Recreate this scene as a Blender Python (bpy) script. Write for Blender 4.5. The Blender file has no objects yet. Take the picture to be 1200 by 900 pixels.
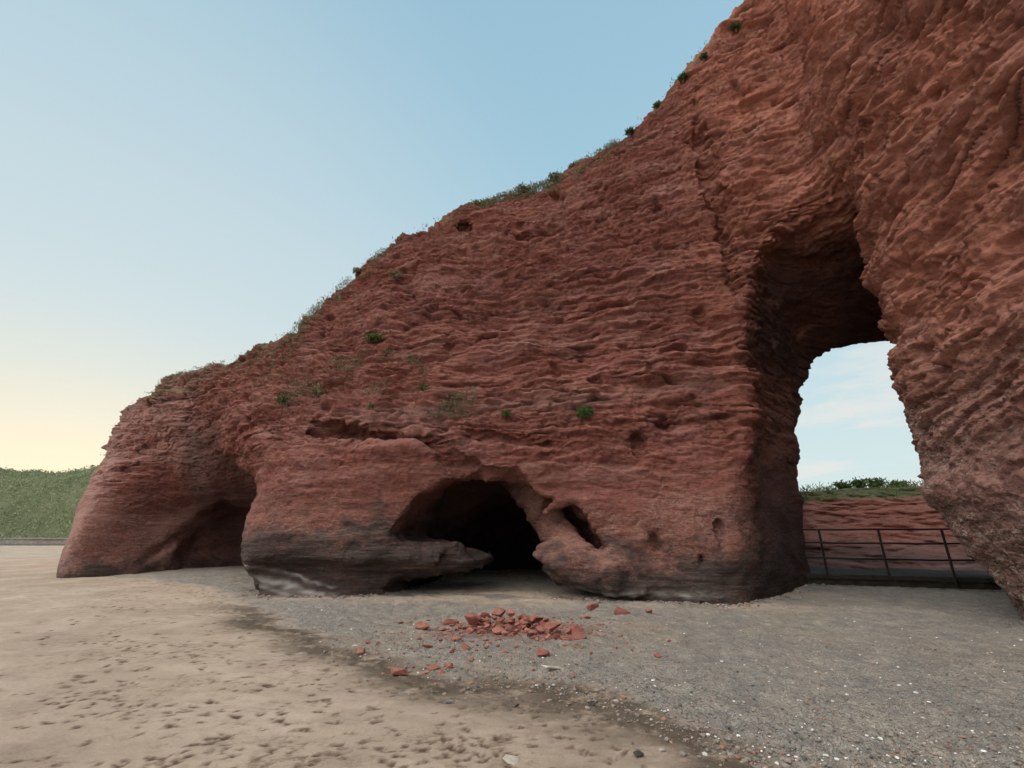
import bpy, bmesh, math, random
import numpy as np
from mathutils import Vector, Matrix
from mathutils.bvhtree import BVHTree

random.seed(7)
RNG = np.random.default_rng(11)
scn = bpy.context.scene
COL = scn.collection
R = math.radians

# ------------------------------------------------------------------ camera
FPX, PITCH, EYE = 533.0, R(18.4), 1.6
CT, ST = math.cos(PITCH), math.sin(PITCH)
cam_d = bpy.data.cameras.new('camera')
cam = bpy.data.objects.new('camera', cam_d)
COL.objects.link(cam)
cam.location = (0, 0, EYE)
cam.rotation_euler = (R(90) + PITCH, 0, 0)
cam_d.sensor_width = 36
cam_d.lens = FPX / 1200 * 36
cam_d.clip_end = 6000
scn.camera = cam

def at(px, py, d):
    """world point seen at photo pixel px,py at depth d (metres north of the camera)"""
    dy = 450 - py
    up = dy * CT + FPX * ST
    fw = FPX * CT - dy * ST
    return np.array([(px - 600) / fw * d, d, EYE + up / fw * d])

def onground(px, py, z=0.0):
    dy = 450 - py
    up = dy * CT + FPX * ST
    fw = FPX * CT - dy * ST
    return at(px, py, (z - EYE) * fw / up)

# ------------------------------------------------------------------ noise
def _hash(ix, iy, iz, seed):
    h = (ix.astype(np.uint32) * np.uint32(374761393) + iy.astype(np.uint32) * np.uint32(668265263)
         + iz.astype(np.uint32) * np.uint32(2147483647 - 1274126177) + np.uint32((seed * 974711) & 0xffffffff))
    h = (h ^ (h >> np.uint32(13))) * np.uint32(1274126177)
    h = (h ^ (h >> np.uint32(15))) * np.uint32(2246822519)
    return h ^ (h >> np.uint32(16))

GR = np.array([[1,1,0],[-1,1,0],[1,-1,0],[-1,-1,0],[1,0,1],[-1,0,1],[1,0,-1],[-1,0,-1],
               [0,1,1],[0,-1,1],[0,1,-1],[0,-1,-1],[1,1,0],[0,-1,1],[-1,1,0],[0,-1,-1]], dtype=np.float32)

def noise(x, y, z, seed=0):
    """gradient noise, about -1..1"""
    x, y, z = np.broadcast_arrays(x, y, z)
    shp = x.shape
    x = x.ravel().astype(np.float32); y = y.ravel().astype(np.float32); z = z.ravel().astype(np.float32)
    out = np.empty(x.shape, np.float32)
    CH = 400000
    for s in range(0, len(x), CH):
        a, b, c = x[s:s+CH], y[s:s+CH], z[s:s+CH]
        fx, fy, fz = np.floor(a), np.floor(b), np.floor(c)
        ix, iy, iz = fx.astype(np.int64), fy.astype(np.int64), fz.astype(np.int64)
        a, b, c = a - fx, b - fy, c - fz
        u = a*a*a*(a*(a*6-15)+10); v = b*b*b*(b*(b*6-15)+10); w = c*c*c*(c*(c*6-15)+10)
        r = {}
        for i in (0, 1):
            for j in (0, 1):
                for k in (0, 1):
                    g = GR[_hash(ix+i, iy+j, iz+k, seed) & np.uint32(15)]
                    r[i, j, k] = g[:, 0]*(a-i) + g[:, 1]*(b-j) + g[:, 2]*(c-k)
        q = {}
        for j in (0, 1):
            for k in (0, 1):
                q[j, k] = r[0, j, k] + u*(r[1, j, k] - r[0, j, k])
        p0 = q[0, 0] + v*(q[1, 0]-q[0, 0]); p1 = q[0, 1] + v*(q[1, 1]-q[0, 1])
        out[s:s+CH] = p0 + w*(p1-p0)
    return out.reshape(shp)

def fbm(x, y, z, oct=4, seed=0, gain=0.5, lac=2.03):
    t = 0; a = 1.0; f = 1.0
    for o in range(oct):
        t = t + a * noise(x*f + 3.1*o, y*f - 1.7*o, z*f + 5.3*o, seed + o)
        a *= gain; f *= lac
    return t

def smax(a, b, k):
    h = np.clip(0.5 + 0.5*(a-b)/k, 0, 1)
    return b + h*(a-b) + k*h*(1-h)
def smin(a, b, k):
    return -smax(-a, -b, k)
def sstep(a, b, x):
    t = np.clip((x-a)/(b-a), 0, 1)
    return t*t*(3-2*t)
def interp(x, pts):
    pts = sorted(pts)
    return np.interp(x, [p[0] for p in pts], [p[1] for p in pts])

class RBF:
    """thin plate spline of v over (a,b)"""
    def __init__(s, pts, sc=(1, 1), lam=0.02):
        s.P = np.array([[p[0]*sc[0], p[1]*sc[1]] for p in pts]); s.sc = sc
        n = len(pts); v = np.array([p[2] for p in pts])
        d = np.linalg.norm(s.P[:, None]-s.P[None], axis=2)
        K = s.k(d) + lam*np.eye(n)
        A = np.zeros((n+3, n+3)); A[:n, :n] = K
        A[:n, n] = 1; A[:n, n+1:] = s.P; A[n, :n] = 1; A[n+1:, :n] = s.P.T
        s.w = np.linalg.solve(A, np.concatenate([v, [0, 0, 0]]))
    @staticmethod
    def k(d):
        return np.where(d > 1e-9, d*d*np.log(np.maximum(d, 1e-9)), 0)
    def __call__(s, a, b):
        a = a*s.sc[0]; b = b*s.sc[1]
        r = s.w[-3] + s.w[-2]*a + s.w[-1]*b
        for i, p in enumerate(s.P):
            d2 = (a-p[0])**2 + (b-p[1])**2
            r = r + s.w[i]*0.5*d2*np.log(np.maximum(d2, 1e-12))
        return r

# ------------------------------------------------------------------ surface nets
def surface_nets(F, org, h):
    ins = F < 0
    nx, ny, nz = F.shape
    cnt = np.zeros((nx-1, ny-1, nz-1), np.int8)
    for i in (0, 1):
        for j in (0, 1):
            for k in (0, 1):
                cnt += ins[i:nx-1+i, j:ny-1+j, k:nz-1+k]
    act = (cnt > 0) & (cnt < 8)
    idx = np.full(act.shape, -1, np.int64)
    ci, cj, ck = np.nonzero(act)
    idx[ci, cj, ck] = np.arange(len(ci))
    acc = np.zeros((len(ci), 3)); n = np.zeros(len(ci))
    for ax in range(3):
        for a in (0, 1):
            for b in (0, 1):
                o = [0, 0, 0]; o[(ax+1) % 3] = a; o[(ax+2) % 3] = b
                e = list(o); e[ax] = 1
                f0 = F[ci+o[0], cj+o[1], ck+o[2]]; f1 = F[ci+e[0], cj+e[1], ck+e[2]]
                m = (f0 < 0) != (f1 < 0)
                t = np.where(m, f0/np.where(m, f0-f1, 1), 0)
                p = np.zeros((len(ci), 3)); p[:, 0] = o[0]; p[:, 1] = o[1]; p[:, 2] = o[2]
                p[:, ax] = t
                acc[m] += p[m]; n[m] += 1
    V = np.stack([ci, cj, ck], 1) + acc/n[:, None]
    V = V*h + np.array(org)
    quads = []
    for ax in range(3):
        s0 = [slice(1, -1)]*3; s0[ax] = slice(0, -1)
        s1 = [slice(1, -1)]*3; s1[ax] = slice(1, None)
        A = ins[tuple(s0)]; B = ins[tuple(s1)]
        i, j, k = np.nonzero(A != B)
        flip = A[i, j, k]
        off = [1, 1, 1]; off[ax] = 0
        g = [i+off[0], j+off[1], k+off[2]]
        b1, b2 = (ax+1) % 3, (ax+2) % 3
        c = []
        for (u, v) in ((-1, -1), (0, -1), (0, 0), (-1, 0)):
            q = [g[0].copy(), g[1].copy(), g[2].copy()]
            q[b1] += u; q[b2] += v
            c.append(idx[q[0], q[1], q[2]])
        Q = np.stack(c, 1)
        Q[~flip] = Q[~flip][:, ::-1]
        quads.append(Q)
    Q = np.concatenate(quads)
    Q = Q[(Q >= 0).all(1)]
    return V, Q

def mesh_from(name, V, Q, smooth=True):
    me = bpy.data.meshes.new(name)
    V = np.asarray(V, np.float32); Q = np.asarray(Q, np.int32)
    n = Q.shape[1]
    me.vertices.add(len(V)); me.vertices.foreach_set('co', V.ravel())
    me.loops.add(Q.size); me.loops.foreach_set('vertex_index', Q.ravel())
    me.polygons.add(len(Q))
    me.polygons.foreach_set('loop_start', np.arange(0, Q.size, n, dtype=np.int32))
    me.polygons.foreach_set('use_smooth', np.full(len(Q), smooth))
    me.update(calc_edges=True)
    return me

def obj(name, me, mat=None, parent=None, **props):
    o = bpy.data.objects.new(name, me)
    COL.objects.link(o)
    if mat is not None and me is not None and not me.materials: me.materials.append(mat)
    if parent is not None: o.parent = parent
    for k, v in props.items(): o[k] = v
    return o

def subdiv(me, levels):
    o = bpy.data.objects.new('tmp', me); COL.objects.link(o)
    m = o.modifiers.new('s', 'SUBSURF'); m.levels = levels; m.render_levels = levels
    dg = bpy.context.evaluated_depsgraph_get()
    r = bpy.data.meshes.new_from_object(o.evaluated_get(dg))
    bpy.data.objects.remove(o)
    return r

def coords(me):
    a = np.empty(len(me.vertices)*3, np.float32); me.vertices.foreach_get('co', a); return a.reshape(-1, 3)
def normals(me):
    a = np.empty(len(me.vertices)*3, np.float32); me.vertex_normals.foreach_get('vector', a); return a.reshape(-1, 3)
def setco(me, V):
    me.vertices.foreach_set('co', np.asarray(V, np.float32).ravel()); me.update()
def attr(me, name, vals):
    a = me.attributes.new(name, 'FLOAT', 'POINT'); a.data.foreach_set('value', np.asarray(vals, np.float32).ravel())

# ------------------------------------------------------------------ node helpers
def mat(name):
    m = bpy.data.materials.new(name); m.use_nodes = True
    nt = m.node_tree; nt.nodes.clear()
    out = nt.nodes.new('ShaderNodeOutputMaterial')
    b = nt.nodes.new('ShaderNodeBsdfPrincipled')
    nt.links.new(b.outputs[0], out.inputs[0])
    b.inputs['Roughness'].default_value = 0.9
    b.inputs['Specular IOR Level'].default_value = 0.2
    return m, nt, b
class N:
    def __init__(s, nt): s.nt = nt
    def _set(s, sock, v):
        if hasattr(v, 'is_output') or isinstance(v, bpy.types.NodeSocket): s.nt.links.new(v, sock)
        elif v is not None: sock.default_value = v
    def coord(s, scale=(1, 1, 1), loc=(0, 0, 0), rot=(0, 0, 0)):
        g = s.nt.nodes.new('ShaderNodeNewGeometry')
        m = s.nt.nodes.new('ShaderNodeMapping')
        m.inputs['Scale'].default_value = scale; m.inputs['Location'].default_value = loc; m.inputs['Rotation'].default_value = rot
        s.nt.links.new(g.outputs['Position'], m.inputs[0]); return m.outputs[0]
    def noise(s, vec, scale, detail=6, rough=0.6, dist=0.0):
        n = s.nt.nodes.new('ShaderNodeTexNoise'); n.inputs['Scale'].default_value = scale
        n.inputs['Detail'].default_value = detail; n.inputs['Roughness'].default_value = rough
        n.inputs['Distortion'].default_value = dist
        if vec is not None: s.nt.links.new(vec, n.inputs['Vector'])
        return n.outputs[0]
    def voro(s, vec, scale, feature='F1', out='Distance'):
        n = s.nt.nodes.new('ShaderNodeTexVoronoi'); n.feature = feature; n.inputs['Scale'].default_value = scale
        s.nt.links.new(vec, n.inputs['Vector']); return n.outputs[out]
    def ramp(s, fac, stops, interp='LINEAR'):
        r = s.nt.nodes.new('ShaderNodeValToRGB'); r.color_ramp.interpolation = interp
        e = r.color_ramp.elements
        while len(e) < len(stops): e.new(0.5)
        for i, (p, c) in enumerate(stops):
            e[i].position = p
            e[i].color = (c, c, c, 1) if isinstance(c, (int, float)) else (*c, 1)
        s.nt.links.new(fac, r.inputs[0]); return r.outputs[0]
    def mix(s, fac, a, b, blend='MIX'):
        m = s.nt.nodes.new('ShaderNodeMix'); m.data_type = 'RGBA'; m.blend_type = blend
        s._set(m.inputs[0], fac)
        for sock, v in ((m.inputs[6], a), (m.inputs[7], b)):
            if isinstance(v, tuple): v = (*v, 1)
            s._set(sock, v)
        return m.outputs[2]
    def math(s, op, a, b=None, c=None, clamp=False):
        m = s.nt.nodes.new('ShaderNodeMath'); m.operation = op; m.use_clamp = clamp
        s._set(m.inputs[0], a)
        if b is not None: s._set(m.inputs[1], b)
        if c is not None: s._set(m.inputs[2], c)
        return m.outputs[0]
    def attr(s, name):
        a = s.nt.nodes.new('ShaderNodeAttribute'); a.attribute_name = name; return a.outputs['Fac']
    def sep(s, vec):
        a = s.nt.nodes.new('ShaderNodeSeparateXYZ'); s.nt.links.new(vec, a.inputs[0]); return a.outputs
    def bump(s, h, dist, strength=1.0, normal=None):
        b = s.nt.nodes.new('ShaderNodeBump'); b.inputs['Strength'].default_value = strength
        b.inputs['Distance'].default_value = dist
        s.nt.links.new(h, b.inputs['Height'])
        if normal is not None: s.nt.links.new(normal, b.inputs['Normal'])
        return b.outputs[0]

# ------------------------------------------------------------------ materials
def rock_material(name, tint=(1, 1, 1)):
    m, nt, b = mat(name); n = N(nt)
    T = lambda c: tuple(c[i]*tint[i]*(0.87, 0.80, 0.83)[i] for i in range(3))
    P = n.coord()
    band = n.noise(n.coord((0.22, 0.22, 2.6)), 1.0, 8, 0.65, 0.3)
    c = n.ramp(band, [(0.30, T((0.135, 0.046, 0.033))), (0.46, T((0.22, 0.078, 0.053))), (0.56, T((0.27, 0.103, 0.072))), (0.72, T((0.35, 0.16, 0.12)))])
    blot = n.noise(P, 0.45, 6, 0.6)
    c = n.mix(n.ramp(blot, [(0.42, 0.0), (0.62, 0.5)]), c, T((0.22, 0.088, 0.068)))
    pur = n.noise(n.coord((1, 1, 1), (13, 4, 9)), 0.8, 7, 0.65)
    c = n.mix(n.ramp(pur, [(0.5, 0.0), (0.7, 0.6)]), c, T((0.30, 0.16, 0.135)))
    # sky glow painted in: near right wall lighter and more orange
    c = n.mix(n.math('MULTIPLY', n.attr('warm_glow'), n.ramp(n.noise(P, 0.7, 6, 0.6), [(0.3, 0.35), (0.7, 1.0)])), c, T((0.58, 0.255, 0.165)))
    fine = n.noise(P, 9.0, 8, 0.75)
    c = n.mix(0.75, c, n.ramp(fine, [(0.3, 0.42), (0.5, 0.95), (0.72, 1.35)]), 'MULTIPLY')
    pb = n.ramp(n.noise(n.coord((0.07, 0.07, 1.1), (3, 1, 4)), 1.0, 7, 0.7, 0.15), [(0.52, 0.0), (0.62, 0.38), (0.70, 0.05)])
    c = n.mix(pb, c, T((0.40, 0.225, 0.18)))
    c = n.mix(n.attr('pale'), c, T((0.47, 0.31, 0.255)))
    # occlusion painted in: recesses and bedding gaps go nearly black
    cav = n.attr('cavity_shade')
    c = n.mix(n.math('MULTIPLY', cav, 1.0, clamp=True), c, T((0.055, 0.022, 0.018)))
    # dusty lighter upward faces
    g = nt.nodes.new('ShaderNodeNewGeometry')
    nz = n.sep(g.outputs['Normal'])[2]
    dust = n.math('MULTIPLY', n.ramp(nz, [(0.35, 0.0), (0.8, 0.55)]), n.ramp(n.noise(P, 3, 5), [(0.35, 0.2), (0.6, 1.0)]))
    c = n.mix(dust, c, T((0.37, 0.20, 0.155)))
    # breccia: pebbles bedded in the rock
    vs = n.mix(n.ramp(n.noise(P, 4.0, 4), [(0.45, 0.0), (0.55, 1.0)]), n.voro(n.coord((1, 1, 1.5)), 30.0, 'F1', 'Color'), n.voro(n.coord((1, 1, 1.5)), 17.0, 'F1', 'Color'))
    vsr = n.sep(vs)[0]
    peb = n.ramp(vsr, [(0.0, T((0.10, 0.06, 0.05))), (0.35, T((0.34, 0.20, 0.15))), (0.7, T((0.45, 0.32, 0.25))), (0.9, T((0.56, 0.47, 0.39))), (1.0, (0.5, 0.46, 0.41))])
    pm = n.math('MULTIPLY', n.attr('breccia'), n.ramp(n.noise(n.coord((1, 1, 2.5)), 2.2, 6), [(0.34, 0.25), (0.52, 0.95)]))
    c = n.mix(pm, c, peb)
    # specks of pale grit everywhere
    sp = n.ramp(n.voro(P, 16.0), [(0.06, 1.0), (0.12, 0.0)])
    spm = n.math('MULTIPLY', sp, n.ramp(n.noise(P, 1.3, 4), [(0.52, 0.0), (0.66, 0.7)]))
    c = n.mix(spm, c, (0.48, 0.38, 0.33))
    # dark tide-washed foot
    foot = n.attr('foot')
    dk = n.ramp(n.noise(n.coord((0.45, 0.45, 7.5), rot=(0, R(7), 0)), 1.3, 9, 0.72), [(0.32, (0.022, 0.019, 0.018)), (0.5, (0.058, 0.046, 0.042)), (0.62, (0.11, 0.088, 0.078)), (0.69, (0.27, 0.235, 0.21)), (0.8, (0.42, 0.39, 0.36))])
    c = n.mix(n.math('MULTIPLY', foot, n.ramp(n.noise(n.coord((1, 1, 2)), 1.6, 7, 0.7), [(0.32, 0.65), (0.5, 1.0)])), c, dk)
    c = n.mix(n.attr('streak'), c, (0.50, 0.46, 0.42))
    # shade painted in: cave, passage and buttress face darkened almost to black
    c = n.mix(n.attr('painted_shade'), c, (0.022, 0.014, 0.012))
    # turf and lichen
    vg = n.ramp(n.noise(P, 2.5, 7, 0.7), [(0.3, (0.05, 0.06, 0.025)), (0.5, (0.11, 0.115, 0.055)), (0.7, (0.20, 0.17, 0.09))])
    c = n.mix(n.attr('turf'), c, vg)
    nt.links.new(c, b.inputs['Base Color'])
    # bump
    h1 = n.noise(n.coord((1.2, 1.2, 6.0)), 3.0, 10, 0.7, 0.2)
    h2 = n.noise(P, 26.0, 8, 0.75)
    pits = n.voro(n.coord((1, 1, 1.6)), 20.0, 'SMOOTH_F1')
    nb = n.bump(h1, 0.15, 0.9)
    nb = n.bump(n.math('MULTIPLY', pits, n.math('ADD', n.attr('breccia'), 0.15)), 0.05, 0.8, nb)
    nb = n.bump(h2, 0.03, 0.9, nb)
    nt.links.new(nb, b.inputs['Normal'])
    return m

M_ROCK = rock_material('red_sandstone')

# ------------------------------------------------------------------ ground shape
BND = [(150, 676), (235, 690), (330, 733), (420, 762), (520, 790), (620, 800), (720, 822), (800, 862), (900, 895), (1000, 930), (1150, 1000)]
BW = np.array([onground(*p)[:2] for p in BND])
def shingle_edge(x, y):
    """signed metres: positive on the shingle side (north / east of the strand line)"""
    o = np.argsort(BW[:, 0])
    yb = np.interp(x, BW[o, 0], BW[o, 1])
    return (y - yb)*0.8
def ground_z(x, y):
    x = np.asarray(x, np.float64); y = np.asarray(y, np.float64)
    z = 0.10*sstep(9.0, 15.0, y)*sstep(3.5, 9, x)
    z = z + 0.10*sstep(12, 17, y)*sstep(-5, -2, x)*sstep(4, 2, x)
    z = z + 0.05*fbm(x*0.16, y*0.16, 0.3, 3, 50)*sstep(200, 40, np.abs(x)+np.abs(y))
    e = shingle_edge(x, y)
    z = z + 0.04*sstep(-0.3, 1.2, e)*sstep(60, 30, y)
    return z

# ------------------------------------------------------------------ main cliff
def front_points():
    L = []
    A = lambda px, py, d: L.append(tuple(at(px, py, d)[[0, 2, 1]]))
    # middle wall
    for px, prof in {
        330: [(706, 13.4), (660, 13.2), (600, 13.1), (540, 13.9), (480, 15.2), (430, 16.6), (385, 17.6)],
        400: [(703, 13.4), (660, 12.9), (600, 12.8), (540, 13.2), (495, 13.5), (470, 14.3), (400, 15.8), (340, 17.0)],
        480: [(695, 13.6), (650, 13.0), (600, 12.8), (520, 12.9), (480, 13.6), (380, 15.0), (275, 17.0)],
        600: [(690, 13.4), (600, 12.9), (530, 12.8), (480, 13.2), (380, 14.2), (300, 15.2), (225, 16.8)],
        700: [(690, 13.1), (640, 12.7), (560, 12.6), (480, 12.9), (380, 13.5), (280, 14.2), (175, 15.4)],
        780: [(706, 12.4), (640, 12.1), (560, 12.2), (480, 12.4), (380, 12.8), (250, 13.2), (110, 13.6)],
        850: [(712, 11.9), (640, 11.6), (560, 11.8), (480, 12.0), (380, 12.2), (250, 12.3), (120, 12.3), (30, 12.1)],
        930: [(300, 11.6), (200, 11.4), (100, 11.2), (0, 10.9), (-80, 10.5)],
    }.items():
        for py, d in prof: A(px, py, d)
    # left edge of the main bulge, then the bay behind
    L.append((-7.55, 0.0, 13.9)); L.append((-7.85, 1.2, 13.9)); L.append((-7.85, 2.4, 14.2)); L.append((-8.0, 3.6, 15.0))
    A(280, 520, 17.0); A(275, 470, 17.8); A(300, 420, 18.4); A(262, 430, 20.0)
    A(240, 500, 21.0); A(255, 560, 21.5); A(215, 440, 22.0)
    L.append((-9.0, 0.0, 18.5)); L.append((-9.5, 2.0, 18.5)); L.append((-11.5, 0.5, 24.0)); L.append((-11.2, 2.5, 23))
    # left buttress
    A(270, 665, 25.8); A(262, 610, 24.3); A(200, 668, 23.0); A(200, 600, 23.0); A(210, 530, 22.5); A(140, 673, 21.0)
    A(150, 600, 21.2); A(170, 540, 21.8); A(180, 480, 22.6); A(95, 676, 19.9); A(80, 650, 19.7); A(105, 600, 20.3); A(130, 545, 21.2); A(150, 490, 22.2)
    L.append((-20.5, 0, 21.5)); L.append((-22, 5, 25)); L.append((-22, 8, 25))
    # keeps the sheet tame outside
    L.append((11, 2, 11)); L.append((11, 10, 10.6)); L.append((14, 4, 10.6)); L.append((14, 20, 9.5)); L.append((-30, 0, 32)); L.append((-30, 9, 34))
    L.append((-18, 20, 32)); L.append((0, 22, 21)); L.append((8, 24, 12))
    return L
YF = RBF(front_points(), lam=0.03)

SKY = [at(*p) for p in [(118, 490, 21.5), (145, 462, 21.8), (170, 452, 22), (240, 449, 21.3), (300, 430, 20), (340, 419, 18.9), (358, 410, 18.5), (376, 382, 18.2), (392, 351, 17.8),
       (440, 309, 17.3), (500, 262, 17.1), (560, 240, 17), (600, 226, 16.8), (645, 215, 16.3), (690, 185, 15.6), (730, 160, 14.8), (770, 122, 14), (800, 90, 13.5), (835, 55, 12.8), (885, 0, 12.0), (925, -45, 11.2)]]
def ztop(x):
    return np.interp(x, [p[0] for p in SKY] + [12, 16], [p[2] for p in SKY] + [23, 24])

def ell(X, Y, Z, c, r, rz=0.0):
    dx, dy, dz = X-c[0], Y-c[1], Z-c[2]
    if rz:
        cs, sn = math.cos(rz), math.sin(rz)
        dx, dy = dx*cs+dy*sn, -dx*sn+dy*cs
    k = np.sqrt((dx/r[0])**2 + (dy/r[1])**2 + (dz/r[2])**2)
    return (k-1)*min(r)
def cap(X, Y, Z, a, b, ra, rb=None, sc=(1, 1, 1)):
    rb = ra if rb is None else rb
    a = np.array(a)/sc; b = np.array(b)/sc
    X, Y, Z = X/sc[0], Y/sc[1], Z/sc[2]
    ab = b-a; t = np.clip(((X-a[0])*ab[0]+(Y-a[1])*ab[1]+(Z-a[2])*ab[2])/ab.dot(ab), 0, 1)
    d = np.sqrt((X-a[0]-t*ab[0])**2+(Y-a[1]-t*ab[1])**2+(Z-a[2]-t*ab[2])**2)
    return d-(ra+(rb-ra)*t)

def carve_local(F, XS, YS, ZS, lo, hi, fn):
    i0, i1 = np.searchsorted(XS, [lo[0], hi[0]]); j0, j1 = np.searchsorted(YS, [lo[1], hi[1]]); k0, k1 = np.searchsorted(ZS, [lo[2], hi[2]])
    sl = (slice(i0, i1), slice(j0, j1), slice(k0, k1))
    X, Y, Z = np.meshgrid(XS[i0:i1], YS[j0:j1], ZS[k0:k1], indexing='ij')
    F[sl] = fn(F[sl], X, Y, Z)

H = 0.155
def arch_void(X, Y, Z):
    front = interp(Z, [(0, 5.5), (1.5, 5.8), (4.5, 6.2), (7, 6.6), (9, 6.9), (12, 7.6)])
    back = interp(Z, [(0, 9.55), (2.5, 9.75), (4, 9.8), (5.5, 10.15), (7, 10.7), (8.2, 11.4), (12, 13)])
    t = (Y-11.7)/3.9
    xl = front + (back-front)*t - 0.35*np.sin(np.clip(t, 0, 1)*np.pi)*sstep(0, 3, Z)
    xl = np.where(t > 1, back + 0.4*(Y-15.6), xl)
    roof = 11.0 - 0.66*(Y-11.4) + 0.0*X
    roof = np.where(Y < 11.4, 11.0 + 1.2*(11.4-Y), roof) - 0.9*np.clip(8.6-X, 0, 4)**1.3*sstep(14.5, 12, Y)
    xl = xl + 0.22*noise(X*0.2, Y*0.7, Z*0.9, 77) + 0.15*noise(X*0.2, Y*1.5, Z*2.0, 78)
    v = smax((xl-X)*0.75, (Z-roof)*0.85, 0.8)
    return v

def build_cliff_field():
    XS = np.arange(-31, 15.2, H); YS = np.arange(-3.0, 36, H); ZS = np.arange(-0.9, 24.6, H)
    X2, Z2 = np.meshgrid(XS, ZS, indexing='ij')
    yf = YF(X2, Z2)
    # ledge and hollow under it on the shoulder of the main bulge
    F = np.empty((len(XS), len(YS), len(ZS)), np.float32)
    zt = ztop(XS)
    for j, y in enumerate(YS):
        X, Z = X2, Z2
        f = (yf - y)*0.8                                   # front face
        # top edge
        tp = Z - (zt[:, None] + 0.12*np.clip(y-15, 0, 8) + 0.25*np.sin(X*1.7+y)*0.4)
        f = smax(f, tp*0.9, 0.3)
        # back of the wall
        yb = interp(X, [(-31, 40), (-20, 38), (-10, 27), (4, 24), (7.5, 18.5), (9.5, 15.9), (16, 15.6)])
        f = smax(f, y-yb, 0.6)
        # left end
        xe = -(18.75 + 0.13*Z) - 0.78*np.clip(y-20.3, 0, 40) + 0.35*np.clip(20.3-y, 0, 3)
        f = smax(f, (xe - X)*0.8, 0.9)
        # passage
        f = smax(f, -arch_void(X, y, Z), 0.28 + 0.35*sstep(4, 1.5, Z))
        # near wall on the right
        xr = interp(y, [(-4, 9.8), (2, 9.3), (5, 8.95), (7, 8.75), (8.5, 8.7), (9.4, 8.78), (10.0, 9.0), (10.6, 9.6), (11.2, 10.4), (13, 12.2), (16, 15.4), (24, 24)])
        lean = interp(Z, [(0, 0.95), (0.7, 0.62), (1.5, 0.32), (2.5, 0.05), (4.0, -0.05), (5.4, 0.0), (6.5, 0.12), (8, 0.25), (10, 0.15), (14, 0.3), (20, 1.2), (25, 2.5)])
        r = (xr + lean - X)*0.85
        r = smax(r, Z-23.5, 0.5)
        r = smax(r, y-17.5, 0.5)
        hi = sstep(7.5, 11.5, Z)
        f = np.where(True, f, f)
        k = 0.35 + 1.6*hi
        hmix = np.clip(0.5+0.5*(r-f)/k, 0, 1)
        f = r + hmix*(f-r) - k*hmix*(1-hmix)
        F[:, j, :] = f
    C = lambda lo, hi, fn: carve_local(F, XS, YS, ZS, lo, hi, fn)
    # main cave
    def cave(f, X, Y, Z):
        w = 0.25*fbm(X*0.9, Y*0.9, Z*1.2, 3, 5)
        w2 = 0.16*fbm(X*2.1, Y*2.1, Z*2.6, 2, 6)
        v = ell(X, Y, Z, (-0.75, 13.6, 0.5), (2.6, 3.0, 2.85)) + w + w2
        v = smin(v, ell(X, Y, Z, (1.25, 13.6, 0.15), (1.65, 2.4, 2.35)) + w + w2, 0.35)
        v = smin(v, ell(X, Y, Z, (0.2, 16.8, 0.3), (2.7, 5.0, 2.5)) + w, 0.5)
        v = smin(v, ell(X, Y, Z, (-0.3, 14.4, -0.1), (3.2, 2.6, 0.62)) + w2, 0.25)
        f = smax(f, -v, 0.2)
        # dark inner wall on the left, broken shelf below it, leaning pillar and boulder on the right
        f = smin(f, ell(X, Y, Z, at(455, 600, 15.3), (1.35, 1.5, 1.9)) + w + w2, 0.3)
        f = smin(f, ell(X, Y, Z, at(470, 652, 13.9), (1.9, 1.0, 0.50)) + w + 1.4*w2, 0.25)
        f = smin(f, ell(X, Y, Z, at(545, 655, 14.3), (1.05, 0.8, 0.36)) + 0.8*w2, 0.15)
        f = smin(f, cap(X, Y, Z, at(606, 556, 14.7), at(668, 640, 13.6), 0.52, 0.42) + w*0.6 + w2, 0.2)
        f = smin(f, ell(X, Y, Z, at(672, 655, 13.3), (0.95, 0.7, 0.50), 0.0) + w*0.5 + w2, 0.2)
        f = smin(f, ell(X, Y, Z, at(712, 672, 12.9), (1.2, 0.9, 0.5)) + w*0.4 + w2, 0.3)
        f = smax(f, -(cap(X, Y, Z, at(664, 596, 13.5), at(695, 638, 13.5), 0.18, 0.26, (1, 5, 1)) + w2*0.5), 0.08)
        return f
    C((-6, 9, -1), (5, 22, 5), cave)
    # low cave at the back of the bay
    C((-17, 18, -1), (-7, 30, 6), lambda f, X, Y, Z: smax(f, -(ell(X, Y, Z, at(268, 640, 24.3), (2.1, 2.2, 2.0)) + 0.2*noise(X, Y, Z, 3)), 0.3))
    C((-17, 14, -1), (-8, 27, 7), lambda f, X, Y, Z: smax(f, -(ell(X, Y, Z, (-12.7, 19.4, 0.5), (2.3, 4.2, 3.2)) + 0.25*fbm(X*0.8, Y*0.8, Z, 2, 4)), 0.25))
    # undercut along the foot of the middle wall
    def under(f, X, Y, Z):
        a = at(300, 690, 13.3); b = at(460, 694, 13.0)
        v = cap(X, Y, Z, (a[0], a[1], 0.45), (b[0], b[1], 0.35), 0.5, 0.55, (1, 1, 0.8))
        f = smax(f, -(v+0.15*noise(X*1.2, Y, Z*2, 9)), 0.35)
        f = smax(f, -(ell(X, Y, Z, (-8.6, 12.7, -0.25), (1.6, 2.8, 1.3)) + 0.2*fbm(X*1.5, Y, Z*2, 2, 19)), 0.4)
        v = cap(X, Y, Z, at(395, 660, 12.5), at(455, 655, 12.5), 0.22, 0.3)
        return smax(f, -(v+0.15*noise(X*1.5, Y, Z*2, 9)), 0.3)
    C((-11, 9.5, -1), (-1, 17, 3), under)
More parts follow.
